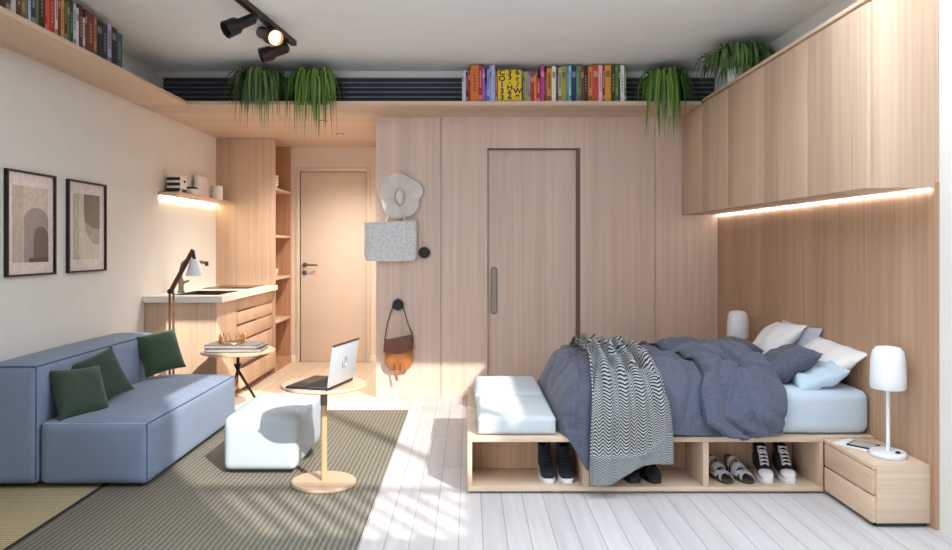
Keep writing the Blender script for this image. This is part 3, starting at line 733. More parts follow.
for k in range(13):
    s = k/12; z = z0 + (z1-z0)*s
    ins = .02*(1-min(1, s*5))**2; th = .062-.014*s
    rings.append([((x0+x1)/2 + math.copysign(abs(math.cos(a))**.45, math.cos(a))*((x1-x0)/2-ins), YB-.085+math.copysign(abs(math.sin(a))**.7, math.sin(a))*(th-ins), z+.006*math.cos(a*1)*s) for a in [2*PI*i/40 for i in range(40)]])
m.loft(rings).build('body', M['tote'], t)
MB().tube([(x0+.17,YB-.1,z1-.03),(x0+.18,YB-.1,z1),(x0+.215,YB-.06,z1+.08),(px(400,YB),YB-.05,pz(190,YB)),(x1-.11,YB-.06,z1+.06),(x1-.1,YB-.1,z1-.03)], .009, 8).build('handle', M['hat'], t)
m = MB().tube([((x0+x1)/2 + math.copysign(abs(math.cos(a))**.45, math.cos(a))*((x1-x0)/2+.001), YB-.085+math.copysign(abs(math.sin(a))**.7, math.sin(a))*.05, z1+.006*math.cos(a)) for a in [2*PI*i/40 for i in range(41)]], .006, 6, cap=False); m.build('rim', M['hat'], t)
bx0, bx1, bz0, bz1 = px(384,YB-.06), px(413.5,YB-.06), pz(370,YB-.06), pz(338,YB-.06)
t = thing('handbag', 'brown and tan leather handbag hanging by its strap from a wall hook', 'bag', ((bx0+bx1)/2, YB-.05, bz0))
m = MB(); rings = []; cx = (bx0+bx1)/2
for k in range(13):
    s = k/12; z = bz0+(bz1-bz0)*s; hw = (bx1-bx0)/2*(math.sin(min(1, s*1.9+.35)*PI/2)**.7)*(1-.1*s); th = .035*math.sin(min(1, s*2+.2)*PI/2)
    rings.append([(cx+hw*math.copysign(abs(math.cos(a))**.7, math.cos(a)), YB-.05+th*math.sin(a), z+.02*(s)*math.cos(a)) for a in [2*PI*i/28 for i in range(28)]])
m.loft(rings).build('body', M['tan'], t)
def flap(u, v):
    a = u*2-1; z = bz1+.012 - v*(bz1-bz0)*(.52-.1*a*a)
    return Vector((cx+a*(bx1-bx0)/2*(.93+.08*v), YB-.088-.006*math.sin(v*PI), z+.02*a*(1-v*.4)))
o = MB().grid(flap, 14, 10).build('flap', M['brown'], t); o.modifiers.new('s','SOLIDIFY').thickness = .004
kx, kz = px(398.5,YB), pz(304.5,YB)+.03
MB().tube([(bx0+.01,YB-.05,bz1-.06),(bx0+.005,YB-.05,bz1-.01),(px(388,YB),YB-.045,pz(322,YB)),(kx-.035,YB-.035,kz-.02),(kx,YB-.03,kz+.022),(kx+.035,YB-.035,kz-.02),(px(408,YB),YB-.045,pz(322,YB)),(bx1-.012,YB-.05,bz1+.03),(bx1-.005,YB-.05,bz1-.04)], .005, 6).build('strap', M['brown'], t)
for (tx_, zl) in ((px(397.5,YB), pz(379,YB)), (px(403,YB), pz(372,YB))):
    MB().tube([(tx_-.005,YB-.09,bz0+.06),(tx_,YB-.085,bz0),(tx_+.004,YB-.07,zl)], [.006,.008,.009], 6).build('tassel', M['tan'], t)

# ------------------------------------------------------------------ rugs
o = MB().box(XL+.03, -1.945, 2.75, 5.3, 0, .008, .003).build('jute_rug', M['jute'], origin=(-2.2,4,0)); tag(o, 'tan woven jute rug under the sofa at the left wall', 'rug')
t = thing('striped_rug', 'large grey olive ribbed rug under the pouf and laptop table', 'rug', (-1.2, 4.2, 0))
MB().box(-1.915, -.47, 2.2, 5.5, 0, .012, .004).build('pile', M['rug'], t)
m = MB(); m.box(-1.94, -1.916, 2.2, 5.5, 0, .013, .004); m.build('binding', M['rug_edge'], t)

# ------------------------------------------------------------------ sofa
sY0, sY1, sXf, sXb = 3.715, 5.12, -1.67, -2.243
t = thing('sofa', 'blue grey upholstered sofa along the left wall', 'sofa', (-2.1, 4.4, 0))
seat = MB().rbox(sXb+.004, sXf, sY0, sY1, .03, .352, .035, 20, top=.035, side=.008).build('seat', M['sofa'], t)
back = MB().rbox(XL+.015, sXb, sY0-.01, sY1, .03, .655, .04, 20, top=.014, side=.006).build('backrest', M['sofa'], t)
def pipe(parent, pts, mat='piping', r=.0055): MB().tube(pts, r, 6).build('piping', M[mat], parent)
q = .012
pipe(seat, [(sXb+.02, sY0+q, .345), (sXf-q, sY0+q, .345)]); pipe(seat, [(sXf-q, sY0+q, .345), (sXf-q+.004, (sY0+sY1)/2, .345), (sXf-q, sY1-q, .345)], 'piping_dark', .004)
pipe(seat, [(sXf-q, sY0+q, .345), (sXf-q, sY0+q, .05)], 'piping_dark'); pipe(seat, [(sXb+.016, sY0+q, .345), (sXb+.016, sY0+q, .05)], 'piping_dark')
pipe(back, [(sXb-q, sY0+.002, .05), (sXb-q, sY0+.002, .645), (sXb-q, sY1-.02, .645)], 'piping_dark'); pipe(back, [(XL+.03, sY0+.002, .645), (sXb-q, sY0+.002, .645)], 'piping_dark')
for (x, y) in ((XL+.06, sY0+.06), (sXf-.06, sY0+.06), (sXf-.06, sY1-.06), (XL+.06, sY1-.06)): MB().cyl((x,y,.013),(x,y,.04), .02, n=12).build('leg', M['black'], t)
def cushion(name, label, cat, group, c, w, h, th, rx, ry, rz, mat, seed, wr=.008, pinch=.12, piping=None):
    c = Vector(c); mt = Matrix.Translation(c) @ Matrix.Rotation(rz,4,'Z') @ Matrix.Rotation(ry,4,'Y') @ Matrix.Rotation(rx,4,'X')
    m = MB().pillow(w, h, th, mt, 22, seed, wr, pinch)
    o = m.build(name, M[mat], origin=c, angle=80); tag(o, label, cat, group); return o
cushion('throw_cushion', 'dark green velvet cushion lying frontmost on the sofa seat', 'cushion', 'green cushions on the sofa', (-2.125, 3.90, .475), .29, .29, .12, 1.08, .05, 1.02, 'green', 1)
cushion('throw_cushion', 'dark green velvet cushion tucked behind the frontmost one on the sofa', 'cushion', 'green cushions on the sofa', (-2.135, 4.13, .51), .29, .29, .12, 1.18, -.3, .95, 'green', 2)
cushion('throw_cushion', 'mossy green velvet cushion at the far end of the sofa', 'cushion', 'green cushions on the sofa', (-2.13, 4.93, .54), .29, .29, .12, 1.25, -.14, .85, 'green2', 3)

# ------------------------------------------------------------------ pouf
t = thing('pouf', 'white upholstered square pouf on the ribbed rug', 'pouf', (-1.15, 4.3, 0))
b = MB().rbox(-1.36, -.955, 3.945, 4.62, .03, .325, .035, 18, top=.015, side=.006).build('cushion', M['pouf'], t)
MB().box(-1.33, -.985, 3.975, 4.59, .0125, .031).build('base', M['black'], t, smooth=False)

# ------------------------------------------------------------------ laptop table and laptop
lx, ly = -.77, 3.79
t = thing('laptop_table', 'small pale oak pedestal table holding the laptop', 'table', (lx, ly, .0125))
def pebble(r, e=.0): return [(r*math.cos(a)*(1+e*math.cos(2*a+.8)), r*math.sin(a)*(1+e*math.cos(2*a+.8))) for a in [2*PI*i/48 for i in range(48)]]
def slab(r, z0, z1, x, y, e, mat, nm, par):
    rings = [[(x+a*k, y+b*k, z) for a, b in pebble(r, e)] for k, z in ((.97,z0),(1,z0+.004),(1,z1-.004),(.985,z1))]
    return MB().loft(rings).build(nm, mat, par)
slab(.222, .528, .546, lx, ly, .03, M['table_top'], 'tabletop', t)
slab(.165, .0125, .032, lx, ly, .05, M['table_top'], 'base', t)
MB().cyl((lx, ly, .03), (lx, ly, .43), .0165).build('pole', M['table_pole'], t)
MB().cyl((lx, ly, .43), (lx, ly, .528), .0185).build('sleeve', M['table_grey'], t)
lp = thing('laptop', 'open laptop with a silver lid on the pedestal table', 'laptop', (-.77, 3.72, .5462))
pF, pB = Vector((px(326,3.565), 3.565, .5465)), Vector((px(352.5,3.877), 3.877, .5465))
hd = (pB-pF).normalized(); W = (pB-pF).length; per = Vector((-hd.y, hd.x, 0))
if per.x > 0: per = -per
FR = Matrix(((hd.x, per.x, 0, pF.x), (hd.y, per.y, 0, pF.y), (0, 0, 1, pF.z), (0, 0, 0, 1)))   # local: x along hinge, y toward the user
MB().box(0, W, -.004, .225, .002, .016, .003).xf(FR).build('keyboard_base', M['lap_dark'], lp)
MB().box(.0, W, .0, .227, .0, .006, .001).xf(FR).build('underside', M['lap_silver'], lp)
k = MB()
for i in range(12):
    for j in range(5): k.box(.02+i*(W-.04)/12+.002, .02+(i+1)*(W-.04)/12-.002, .03+j*.021, .047+j*.021, .016, .0172)
k.build('keys', plain('key_black', (20,19,20), .5), lp, smooth=False)
MB().box(W/2-.045, W/2+.045, .145, .21, .016, .0165).xf(Matrix.Identity(4)).xf(FR).build('touchpad', plain('touchpad_grey', (52,49,50), .3), lp, smooth=False)
for o in lp.children:
    if o.name.startswith('keys'):
        o.data.transform(Matrix.Translation(-lp.location) @ FR @ Matrix.Translation(lp.location))
tl = math.radians(-8)
TL = FR @ Matrix.Translation((0, -.004, .018)) @ Matrix.Rotation(-tl, 4, 'X')
ld = MB().box(0, W, -.007, 0, 0, .212, .002).xf(TL).build('lid', M['lap_silver'], lp)
MB().box(.008, W-.008, 0, .0006, .012, .2).xf(TL).build('screen', M['screen'], ld, smooth=False)
MB().box(0, W, -.0085, .001, .206, .215, .001).xf(TL).build('lid_edge', M['lap_hinge'], ld)
MB().cyl((.03,-.003,.012), (W-.03,-.003,.012), .009, n=12).xf(FR).build('hinge', M['lap_dark'], lp)
lg = MB()   # round mark on the lid: a ring with two slanted strokes
ring = [(W/2+.027*math.cos(a), -.0076, .108+.027*math.sin(a)) for a in [2*PI*i/32 for i in range(33)]]
lg.tube(ring, .0022, 6, cap=False)
lg.tube([(W/2-.012,-.0076,.09),(W/2-.004,-.0076,.126)], .0025, 6); lg.tube([(W/2+.004,-.0076,.09),(W/2+.012,-.0076,.126)], .0025, 6)
lg.xf(TL).build('lid_mark', M['lap_logo'], ld)

# ------------------------------------------------------------------ tripod side table with books and basket
ax, ay, az = -1.727, 5.34, .50
t = thing('side_table', 'round oak tripod side table between sofa and kitchen', 'table', (ax, ay, 0))
slab(.268, az-.02, az, ax, ay, 0, M['table_top'], 'tabletop', t)
MB().lathe((ax,ay,az-.02), [(.05,-.01),(.05,0)]).build('mount', M['black'], t)
hub = Vector((ax+.0, ay, .345))
MB().cyl((ax,ay,az-.03), hub, .011, n=12).build('post', M['black'], t)
for (dx, dy) in ((.17, .1), (-.03, -.19), (-.13, .12)):
    MB().tube([hub+Vector((dx*-.12, dy*-.12, .05)), hub, (ax+dx, ay+dy, .0)], [.009,.012,.008], 10).build('leg', M['black'], t)
def flatbook(label, x, y, z, w, d_, h, rz, rgb):
    o = thing('coffee_table_book', label, 'book', (0,0,0), 'books on the side table')
    cv = MB(); cv.box(-w/2, w/2, -d_/2, d_/2, 0, .003); cv.box(-w/2, w/2, -d_/2, d_/2, h-.003, h); cv.box(-w/2, -w/2+.003, -d_/2, d_/2, .003, h-.003)
    cv.build('cover', cmat(rgb), o, smooth=False)
    MB().box(-w/2+.003, w/2-.006, -d_/2+.005, d_/2-.005, .003, h-.003).build('page_block', cmat((176,170,166)), o, smooth=False)
    o.location = (x, y, z); o.rotation_euler = (0,0,rz)
flatbook('lower dark hardback lying on the tripod side table', ax+.005, ay-.03, az+.0005, .40, .25, .027, .06, (40,36,38))
flatbook('upper grey hardback on the side table, under the brass basket', ax-.005, ay-.03, az+.028, .385, .24, .024, -.02, (120,116,116))
bz_ = az+.0525; bcx, bcy, br = ax-.035, ay-.03, .098
t = thing('wire_basket', 'low brass zigzag wire basket standing on the stacked books', 'basket', (bcx, bcy, bz_))
MB().tube([(bcx+br*.92*math.cos(2*PI*i/40), bcy+br*.92*math.sin(2*PI*i/40), bz_+.005) for i in range(41)], .005, 6, cap=False).build('base_ring', M['gold'], t)
n = 32
MB().tube([(bcx+br*(1 if i % 2 else .92)*math.cos(2*PI*i/n), bcy+br*(1 if i % 2 else .92)*math.sin(2*PI*i/n), bz_+(.066 if i % 2 else .005)) for i in range(n+1)], .0042, 6, cap=False).build('zigzag_wire', M['gold'], t)

# ------------------------------------------------------------------ wooden arm floor lamp
fx, fy = px(172,5.36), 5.36
t = thing('floor_lamp', 'jointed walnut floor lamp with a white bell shade behind the sofa', 'lamp', (fx, fy, .0))
MB().lathe((fx,fy,0), [(.11,0),(.11,.012),(.02,.02)]).build('base', M['oak_dark'], t)
ez = pz(290,fy)
MB().box(fx-.024, fx-.01, fy-.008, fy+.008, .015, ez, .003).build('post_strip', M['oak_dark'], t)
MB().box(fx+.004, fx+.018, fy-.008, fy+.008, .015, ez-.02, .003).build('post_strip', M['oak_dark'], t)
tipx, tipz = px(193.5,fy), pz(250,fy)
a = MB(); dv = Vector((tipx-(fx-.01), 0, tipz-ez)).normalized(); nv = Vector((-dv.z,0,dv.x))
for off, w_ in ((-.004,.009),(.012,.006)):
    p0, p1 = Vector((fx-.012,fy,ez-.02))+nv*off, Vector((tipx,fy,tipz))+nv*off
    a.loft([[p+nv*w_+Vector((0,-.008,0)), p-nv*w_+Vector((0,-.008,0)), p-nv*w_+Vector((0,.008,0)), p+nv*w_+Vector((0,.008,0))] for p in (p0, p1)])
a.build('arm', M['oak_dark'], t)
MB().cyl((fx-.01,fy-.018,ez-.01),(fx-.01,fy+.018,ez-.01), .02, n=14).build('joint', M['bronze'], t)
stp = pz(259,fy); scx = px(194.5,fy)
MB().cyl((scx,fy,stp-.005),(tipx-.004,fy,tipz-.015), .013, n=12).build('socket', M['bronze'], t)
MB().lathe((scx,fy,stp), [(.022,0),(.034,-.01),(.044,-.06),(.062,-.118),(.064,-.125),(.06,-.124),(.042,-.06),(.03,-.014),(.003,-.01)], 28, cap=False).build('shade', M['lampshade'], t)

# ------------------------------------------------------------------ bed platform
pY0, pY1, pZ = 3.67, 4.98, .292
pX0, pX1 = -.008, 1.822
t = thing('platform_bed', 'low oak platform bed base with open shoe compartments along its front', 'bed', (.9, 4.3, 0))
MB().box(pX0, XR-.022, pY0+.0, pY1, pZ-.026, pZ, .002).build('top_board', M['oak_x'], t) if False else None
m = MB(); m.box(pX0, pX1, pY0, pY1, pZ-.026, pZ, .0015); m.box(pX1, XR-.021, pY0+.006, pY1, pZ-.026, pZ, .0015); m.build('top_board', M['oak_x'], t)
MB().box(pX0, pX1, pY0, 4.0, .012, .036, .0015).build('bottom_board', M['oak_x'], t)
MB().box(pX0, pX0+.024, pY0, 4.0, .0365, pZ-.0265, .001).build('end_panel', M['oak'], t)
MB().box(pX1-.02, pX1, pY0, 4.0, .0365, pZ-.0265, .001).build('end_panel', M['oak'], t)
for x in (px(586,pY0), px(706,pY0)): MB().box(x-.015, x+.015, pY0, 3.98, .0365, pZ-.0265, .001).build('divider', M['oak'], t)
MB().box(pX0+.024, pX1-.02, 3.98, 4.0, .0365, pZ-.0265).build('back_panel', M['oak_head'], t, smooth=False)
m = MB(); m.box(pX0, pX0+.02, 4.001, pY1-.03, .0, pZ-.0265); m.box(pX0, XR-.03, pY1-.03, pY1-.01, 0, pZ-.0265); m.build('rear_frame', M['oak'], t, smooth=False)
MB().box(pX0+.03, pX1-.03, pY0+.04, 3.96, 0, .012).build('plinth', M['vent_back'], t, smooth=False)

# mattress
t = thing('mattress', 'mattress in a pale blue fitted sheet on the platform bed', 'mattress', (1.3, 4.3, pZ))
MB().rbox(.70, XR-.024, 3.70, 4.93, pZ+.001, .522, .05, 20, top=.012, side=.006).build('sheeted_mattress', M['sheet'], t)
# seat pads at the foot
def pad(label, y0, y1, x0, x1, rz=0):
    t = thing('seat_pad', label, 'cushion', ((x0+x1)/2, (y0+y1)/2, pZ), 'white seat pads on the bed platform')
    MB().rbox(x0, x1, y0, y1, pZ+.002, pZ+.094, .022, 16, top=.012, side=.004).build('pad', M['seatpad'], t)
    for z in (pZ+.014, pZ+.082):
        MB().tube([(x0+.004,y0+.004,z),(x1-.004,y0+.004,z),(x1-.004,y1-.004,z),(x0+.004,y1-.004,z),(x0+.004,y0+.004,z)], .0035, 6).build('piping', M['pouf'], t)
    t.rotation_euler = (0,0,rz)
pad('white seat pad nearest the camera on the end of the bed platform', 3.70, 4.26, .045, .452)
pad('white seat pad behind the nearest one on the bed platform', 4.30, 4.88, .035, .452)

# duvet -----------------------------------------------------------------
CT = [(4.97,.40),(4.93,.50),(4.80,.585),(4.55,.635),(4.25,.652),(3.98,.640),(3.80,.592),(3.69,.510),(3.645,.41),(3.635,.30),(3.63,.20)]
def cat(pts, t):
    n = len(pts)-1; f = clamp(t)*n; i = min(int(f), n-1); u = f-i
    P = [pts[max(0, min(n, i+k))] for k in (-1,0,1,2)]
    return tuple(.5*((2*P[1][a]) + (-P[0][a]+P[2][a])*u + (2*P[0][a]-5*P[1][a]+4*P[2][a]-P[3][a])*u*u + (-P[0][a]+3*P[1][a]-3*P[2][a]+P[3][a])*u**3) for a in (0,1))
DX0 = .462
def duvet_pt(X, t, wr=1.0):
    Y, Z = cat(CT, t)
    e = clamp((X-DX0)/.2); e = math.sqrt(max(0, 1-(1-e)**2))
    hem = .20
    if X < .62: hem = .135 + clamp((.60-X)/.10)*.16
    elif X > .8: hem = .135 + .175*sm((X-.85)/.2)
    else: hem = .135
    if Z < .41: Z = hem + (Z-.20)/(.41-.20)*(.41-hem)
    if Z > pZ: Z = pZ+.006 + (Z-pZ-.006)*e
    wf = sm((4.4-Y)/.7)
    Y += (1-sm((X-.446)/.05))*.16*wf + (1-sm((X-.5)/.14))*.03*wf
    q = Vector((X*5.2, Y*4.4, Z*3))
    w = noise.noise(q)*.03 + noise.noise(q*2.1+Vector((3,1,7)))*.017 + noise.noise(q*4.6)*.006
    rid = abs(noise.noise(Vector((X*3.5+Y*2.2, Y*1.5-X, 4.2))))
    w += -.036*max(0, .15-rid)/.15
    w += -.022*max(0, .10-abs(noise.noise(Vector((X*6.5-Y*3.1, Y*2.6+X*2, 8.7)))))/.10
    w *= wr*(.35+.65*e)
    nz = sm((t-.0)/.1)*(1-sm((t-.62)/.2)); 
    ny = sm((t-.6)/.2)
    Yf = Y - w*ny*.8
    if Z < pZ+.03 and X > DX0+.03: Yf = min(Yf, 3.645)
    return Vector((X + .012*noise.noise(Vector((Y*4, Z*5, X*3)))*wr, Yf, Z + w*nz))
DX1 = 1.40
o = MB().grid(lambda u, v: duvet_pt(DX0+(DX1-DX0)*u**1.25, v), 96, 96).build('duvet', M['duvet'], origin=(1, 4.3, pZ), angle=80)
tag(o, 'rumpled denim blue duvet spread over the bed', 'duvet')
md = o.modifiers.new('thick', 'SOLIDIFY'); md.thickness = .02; md.offset = -1
duv = o
FX = [1.13, 1.15, 1.19, 1.235, 1.25, 1.19, 1.20, 1.27]
def fold_pt(u, v):
    f = v*(len(FX)-1); i = min(int(f), len(FX)-2); q_ = sm(f-i)
    xl = FX[i] + (FX[i+1]-FX[i])*q_
    xr = 1.63 + .035*math.sin(v*5-.6)
    X = xl + (xr-xl)*u
    t = .04 + .965*min(v, 1)*.985
    p = duvet_pt(X, t)
    off = .016 + .05*min(1, u/.10)**.5 - .012*sm((u-.1)/.5)
    off += (.026*noise.noise(Vector((X*5+3, t*6, 1)))+.012*noise.noise(Vector((X*11, t*12, 5))))*min(1, u/.1)
    rid = abs(noise.noise(Vector((X*3.4-t*3.2, t*2.2+X, 9.2)))); off -= .024*max(0, .15-rid)/.15
    ny = sm((t-.60)/.22); e = clamp((1-u)/.20); e = math.sqrt(max(0, 1-(1-e)**2))
    z = p.z + off*(1-ny)
    if z > .53: z = .53 + (z-.53)*e
    y = p.y - off*ny + (1-e)*.05*ny
    if v > .88: z += (.012*math.sin(u*8+1))*(v-.88)/.12
    return Vector((X, y, z))
fo = MB().grid(fold_pt, 64, 96).build('folded_layer', M['duvet'], duv, angle=80)
md = fo.modifiers.new('thick', 'SOLIDIFY'); md.thickness = .022; md.offset = -1
MB().tube([fold_pt(.004, v/60)+Vector((-.004,0,-.006)) for v in range(4, 61)], .006, 6).build('hem_seam', M['duvet_in'], fo)

# throw --------------------------------------------------------------------
TW, TLn = .46, 1.75
def throw_pt(u, v):
    t = .06 + .94*min(1, v/.86)
    Y, Z = cat(CT, t)
    xl = .69 - .085*sm(v*1.1); xr = 1.0 + .03*sm((v-.3)*2)
    if v < .3: xr -= .06*sm((.3-v)/.3)
    X = xl + (xr-xl)*u
    p = duvet_pt(X, t)
    pl = (.5+.5*math.sin(u*2*PI*4.5 + 1.4*math.sin(v*4) + 1.6*v))**1.6
    amp = .046*(1-sm((v-.5)/.4)) + .012
    off = .010 + amp*pl
    ny = sm((t-.55)/.25)
    if v > .80:
        zb = .36; k = (v-.80)/.20
        hem = .068 + .105*sm((u-.15)/.6)
        z0 = duvet_pt(X, .06+.94*(.80/.86)).z
        z = z0 + (hem-z0)*k
        return Vector((X, min(3.628, duvet_pt(X, .06+.94*(.80/.86)).y) - off*.9 - .01, z))
    return Vector((X, min(p.y - off*ny, 9), p.z + off*(1-ny)))
o = MB().grid(throw_pt, 90, 110, lambda u, v: (u*TW, v*TLn)).build('throw_blanket', M['throw'], origin=(.8, 4.2, pZ), angle=80)
tag(o, 'black and white herringbone throw draped across the foot of the bed', 'blanket')
md = o.modifiers.new('thick', 'SOLIDIFY'); md.thickness = .006; md.offset = 1
th = o

# pillows ------------------------------------------------------------------
G = 'pillows at the head of the bed'
cushion('pillow', 'lavender pillow standing rearmost against the headboard', 'pillow', G, (2.035, 4.48, .635), .54, .32, .07, -1.25, 0, 1.57, 'pillow_lav', 11, .012)
cushion('pillow', 'white pillow leaning at the head of the bed nearest the far lamp', 'pillow', G, (1.93, 4.56, .645), .46, .38, .12, -.8, .06, 1.55, 'pillow_white', 12, .02)
cushion('pillow', 'white pillow leaning at the near end above the crumpled pale blue one', 'pillow', G, (1.935, 4.00, .608), .52, .40, .13, -.62, -.05, 1.6, 'pillow_white', 13, .025)
cushion('pillow', 'crumpled pale blue pillow under the front white one', 'pillow', G, (1.87, 3.83, .575), .25, .28, .12, -.45, -.05, 1.4, 'pillow_blue', 14, .06)
cushion('pillow', 'denim blue pillow lying in front of the white pillows', 'pillow', G, (1.765, 4.03, .60), .52, .36, .17, -.5, .08, 1.35, 'duvet', 15, .04)
cushion('pillow', 'flat denim blue pillow behind the duvet near the far lamp', 'pillow', G, (1.68, 4.60, .60), .44, .30, .14, -.2, 0, 1.5, 'duvet', 16, .03)

# ------------------------------------------------------------------ nightstands, lamps
t = thing('nightstand', 'oak bedside box with two drawers at the near end of the bed', 'nightstand', (1.96, 3.45, 0))
nx0, ny0, ny1, nz = 1.823, 3.225, pY0-.003, .285
m = MB(); m.box(nx0+.018, XR-.022, ny0, ny1, .02, nz, .004); m.build('body', M['oak_x'], t)
MB().box(nx0, nx0+.0175, ny0, ny1, nz-.02, nz, .002).build('top_edge', M['oak_y'], t)
for (a, b) in ((.022, .142), (.150, .262)): MB().box(nx0, nx0+.017, ny0+.004, ny1-.004, a, b, .002).build('drawer', M['oak_y'], t)
MB().box(nx0+.03, XR-.03, ny0+.02, ny1-.01, 0, .02).build('plinth', M['vent_back'], t, smooth=False)
t = thing('bedside_box', 'oak bedside box behind the bed under the far lamp', 'nightstand', (1.95, 5.2, 0))
MB().box(1.78, XR-.022, 5.02, 5.4, 0, .285, .004).build('body', M['oak_x'], t)
def lamp(label, x, y, z):
    t = thing('table_lamp', label, 'lamp', (x, y, z), 'white bedside lamps')
    MB().lathe((x,y,z), [(.075,0),(.078,.004),(.078,.02),(.074,.025),(.02,.027)], 36).build('base', M['lampshade'], t)
    MB().cyl((x,y,z+.026),(x,y,z+.36), .0085, n=14).build('stem', M['lampshade'], t)
    MB().lathe((x,y,z), [(.072,.318),(.076,.325),(.077,.36),(.074,.45),(.066,.495),(.05,.513),(.02,.518),(.003,.518),(.003,.51),(.046,.506),(.07,.44),(.072,.32)], 36, cap=False).build('shade', M['lampshade'], t)
    MB().lathe((x+.02,y-.045,z+.0262), [(.011,0),(.011,.006),(.006,.008)], 16).build('switch', M['black'], t)
lamp('white bell shade lamp standing on the near bedside box', 1.972, 3.36, .2855)
lamp('white bell shade lamp beyond the bed, smaller in view', px(738,5.2), 5.2, .2855)
o = thing('magazine', 'white magazine lying on the near bedside box', 'magazine', (1.925, 3.54, .2855))
MB().box(-.075,.075,-.105,.105,0,.006,.001).build('pages', M['paper'], o) if False else None
m = MB(); R = Matrix.Translation((1.925,3.54,.2855)) @ Matrix.Rotation(.55,4,'Z'); m.box(-.075,.075,-.085,.085,0,.006,.001); m.xf(R); m.build('pages', M['paper'], o)
o = thing('tablet', 'small black bordered tablet lying on the white magazine', 'tablet', (1.935, 3.50, .292))
R = Matrix.Translation((1.94,3.515,.292)) @ Matrix.Rotation(.75,4,'Z')
MB().box(-.055,.055,-.06,.06,0,.006,.002).xf(R).build('body', M['black'], o)
MB().box(-.046,.046,-.05,.05,.006,.0065).xf(R).build('screen', cmat((190,182,176), .3), o, smooth=False)

# ------------------------------------------------------------------ wall cabinet over the bed
cx0, cY0, cz0, cz1 = 1.79, 3.203, 1.535, 2.402
t = thing('wall_cabinet', 'long oak wall cabinet with flush doors hung above the bed', 'cabinet', (1.95, 4.6, cz0))
MB().box(cx0+.02, XR-.001, cY0, YB-.002, cz0, cz1-.022, .001).build('body', M['oak'], t)
MB().box(cx0, XR-.001, cY0, yf-.001, cz1-.02, cz1, .001).build('top_board', M['oak_y'], t)
ysm = [cY0+.002, 3.776, 4.332, 4.935, 5.485, YB-.003]
for a, b in zip(ysm, ysm[1:]):
    MB().box(cx0, cx0+.019, a+.0015, b-.0015, cz0+.001, cz1-.034 if b < yf+.1 else SZ-.004, .0012).build('door', M['oak'], t)
t = thing('led_strip', 'glowing light strip under the wall cabinet along the headboard', 'light', (XR-.05, 4.6, cz0))
MB().box(XR-.036, XR-.022, cY0+.02, YB-.02, cz0-.012, cz0-.001).build('diffuser', M['led'], t, smooth=False)

# ------------------------------------------------------------------ shoes
def ell(c, hw, z0, z1, p=.75, n=20, flat=False):
    out = []
    for i in range(n):
        a = 2*PI*i/n; s = math.sin(a); x = hw*math.copysign(abs(math.cos(a))**p, math.cos(a))
        z = (z0+z1)/2 + (z1-z0)/2*math.copysign(abs(s)**p, s)
        out.append((x, c, z))
    return out
def outline(L, k=1.0, n=36):
    """sole outline, toe toward -Y, heel at +Y"""
    pts = []
    for i in range(n):
        a = 2*PI*i/n; y = -math.cos(a)*L/2
        s = (y+L/2)/L
        w = .040*k*(1+.16*math.sin(s*PI*.9+1.9)) * abs(math.sin(a))**.62
        pts.append((math.copysign(w, math.sin(a)), y))
    return pts
def sole(L, z0, z1, k=1.0):
    rings = [[(x*m_, y*m_, z) for x, y in outline(L, k)] for m_, z in ((.97,z0),(1,z0+.004),(1,z1-.003),(.98,z1))]
    return MB().loft(rings)
def place(o, x, y, z, rz): o.location = (x, y, z); o.rotation_euler = (0,0,rz)
def hightop(label, group, kind, x, y, rz, up, sol=True, lace=True, h=.15):
    t = thing('high_top_shoe', label, 'shoe', (0,0,0), group)
    L = .25
    u = MB(); secs = [(-.115,.022,.02,.045),(-.10,.033,.02,.054),(-.075,.037,.02,.06),(-.045,.037,.02,.075),(-.015,.035,.02,.098),(.01,.034,.02,.125)]
    u.loft([ell(c, hw, z0, z1) for c, hw, z0, z1 in secs] + [ell(c, hw, z0, z1, .7) for c, hw, z0, z1 in ((.035,.034,.02,.14),(.065,.033,.02,.14),(.095,.03,.02,.132),(.115,.02,.02,.11))])
    u.build('upper', up, t)
    s = MB(); rings = []
    for k_, (z, ry, rx, cy) in enumerate(((.07,.055,.033,.06),(.11,.048,.032,.06),(.14,.045,.033,.062),(h,.047,.035,.064),(h,.042,.03,.064),(h-.03,.038,.026,.062))):
        rings.append([(rx*math.cos(2*PI*i/20), cy+ry*math.sin(2*PI*i/20), z - (.012*math.sin(2*PI*i/20) if z >= h-.001 else 0)*-1) for i in range(20)])
    s.loft(rings).build('shaft', up, t)
    sole(.262, 0, .026, 1.0).build('sole', M['rubber'], t)
    if sol:
        c = MB(); c.loft([ell(cc, hw, .022, z1, .8) for cc, hw, z1 in ((-.1235,.016,.038),(-.112,.029,.05),(-.092,.0365,.06),(-.072,.0385,.0635),(-.066,.0375,.062))]); c.build('toe_cap', M['rubber'], t)
    if lace:
        m = MB()
        for i in range(6):
            s_ = i/5; yy = -.05+.066*s_ ; zz = .079+.078*s_+.004
            if i >= 4: yy = .012+.004*(i-4); zz = .135+.018*(i-4)
            m.tube([(-.022,yy-.004,zz-.006),(0,yy-.008,zz+.004),(.022,yy+.004,zz+.002)], .003, 6)
            m.tube([(.022,yy-.004,zz-.006),(0,yy-.009,zz+.006),(-.022,yy+.004,zz+.002)], .003, 6)
        m.build('laces', M['lace'] if kind == 'sneaker' else M['navy'], t)
    place(t, x, y, .0365, rz); return t
hightop('black and white canvas high top on the left of its pair, beside the sandals', 'black and white high tops', 'sneaker', 1.575, 3.835, -.16, M['shoe_black'])
hightop('black and white canvas high top on the right of its pair, nearest the drawers', 'black and white high tops', 'sneaker', 1.688, 3.835, -.12, M['shoe_black'])
hightop('plain navy high top on the left of its pair, below the white seat pads', 'navy high tops', 'boot', .412, 3.835, .04, M['navy'], sol=False, h=.17)
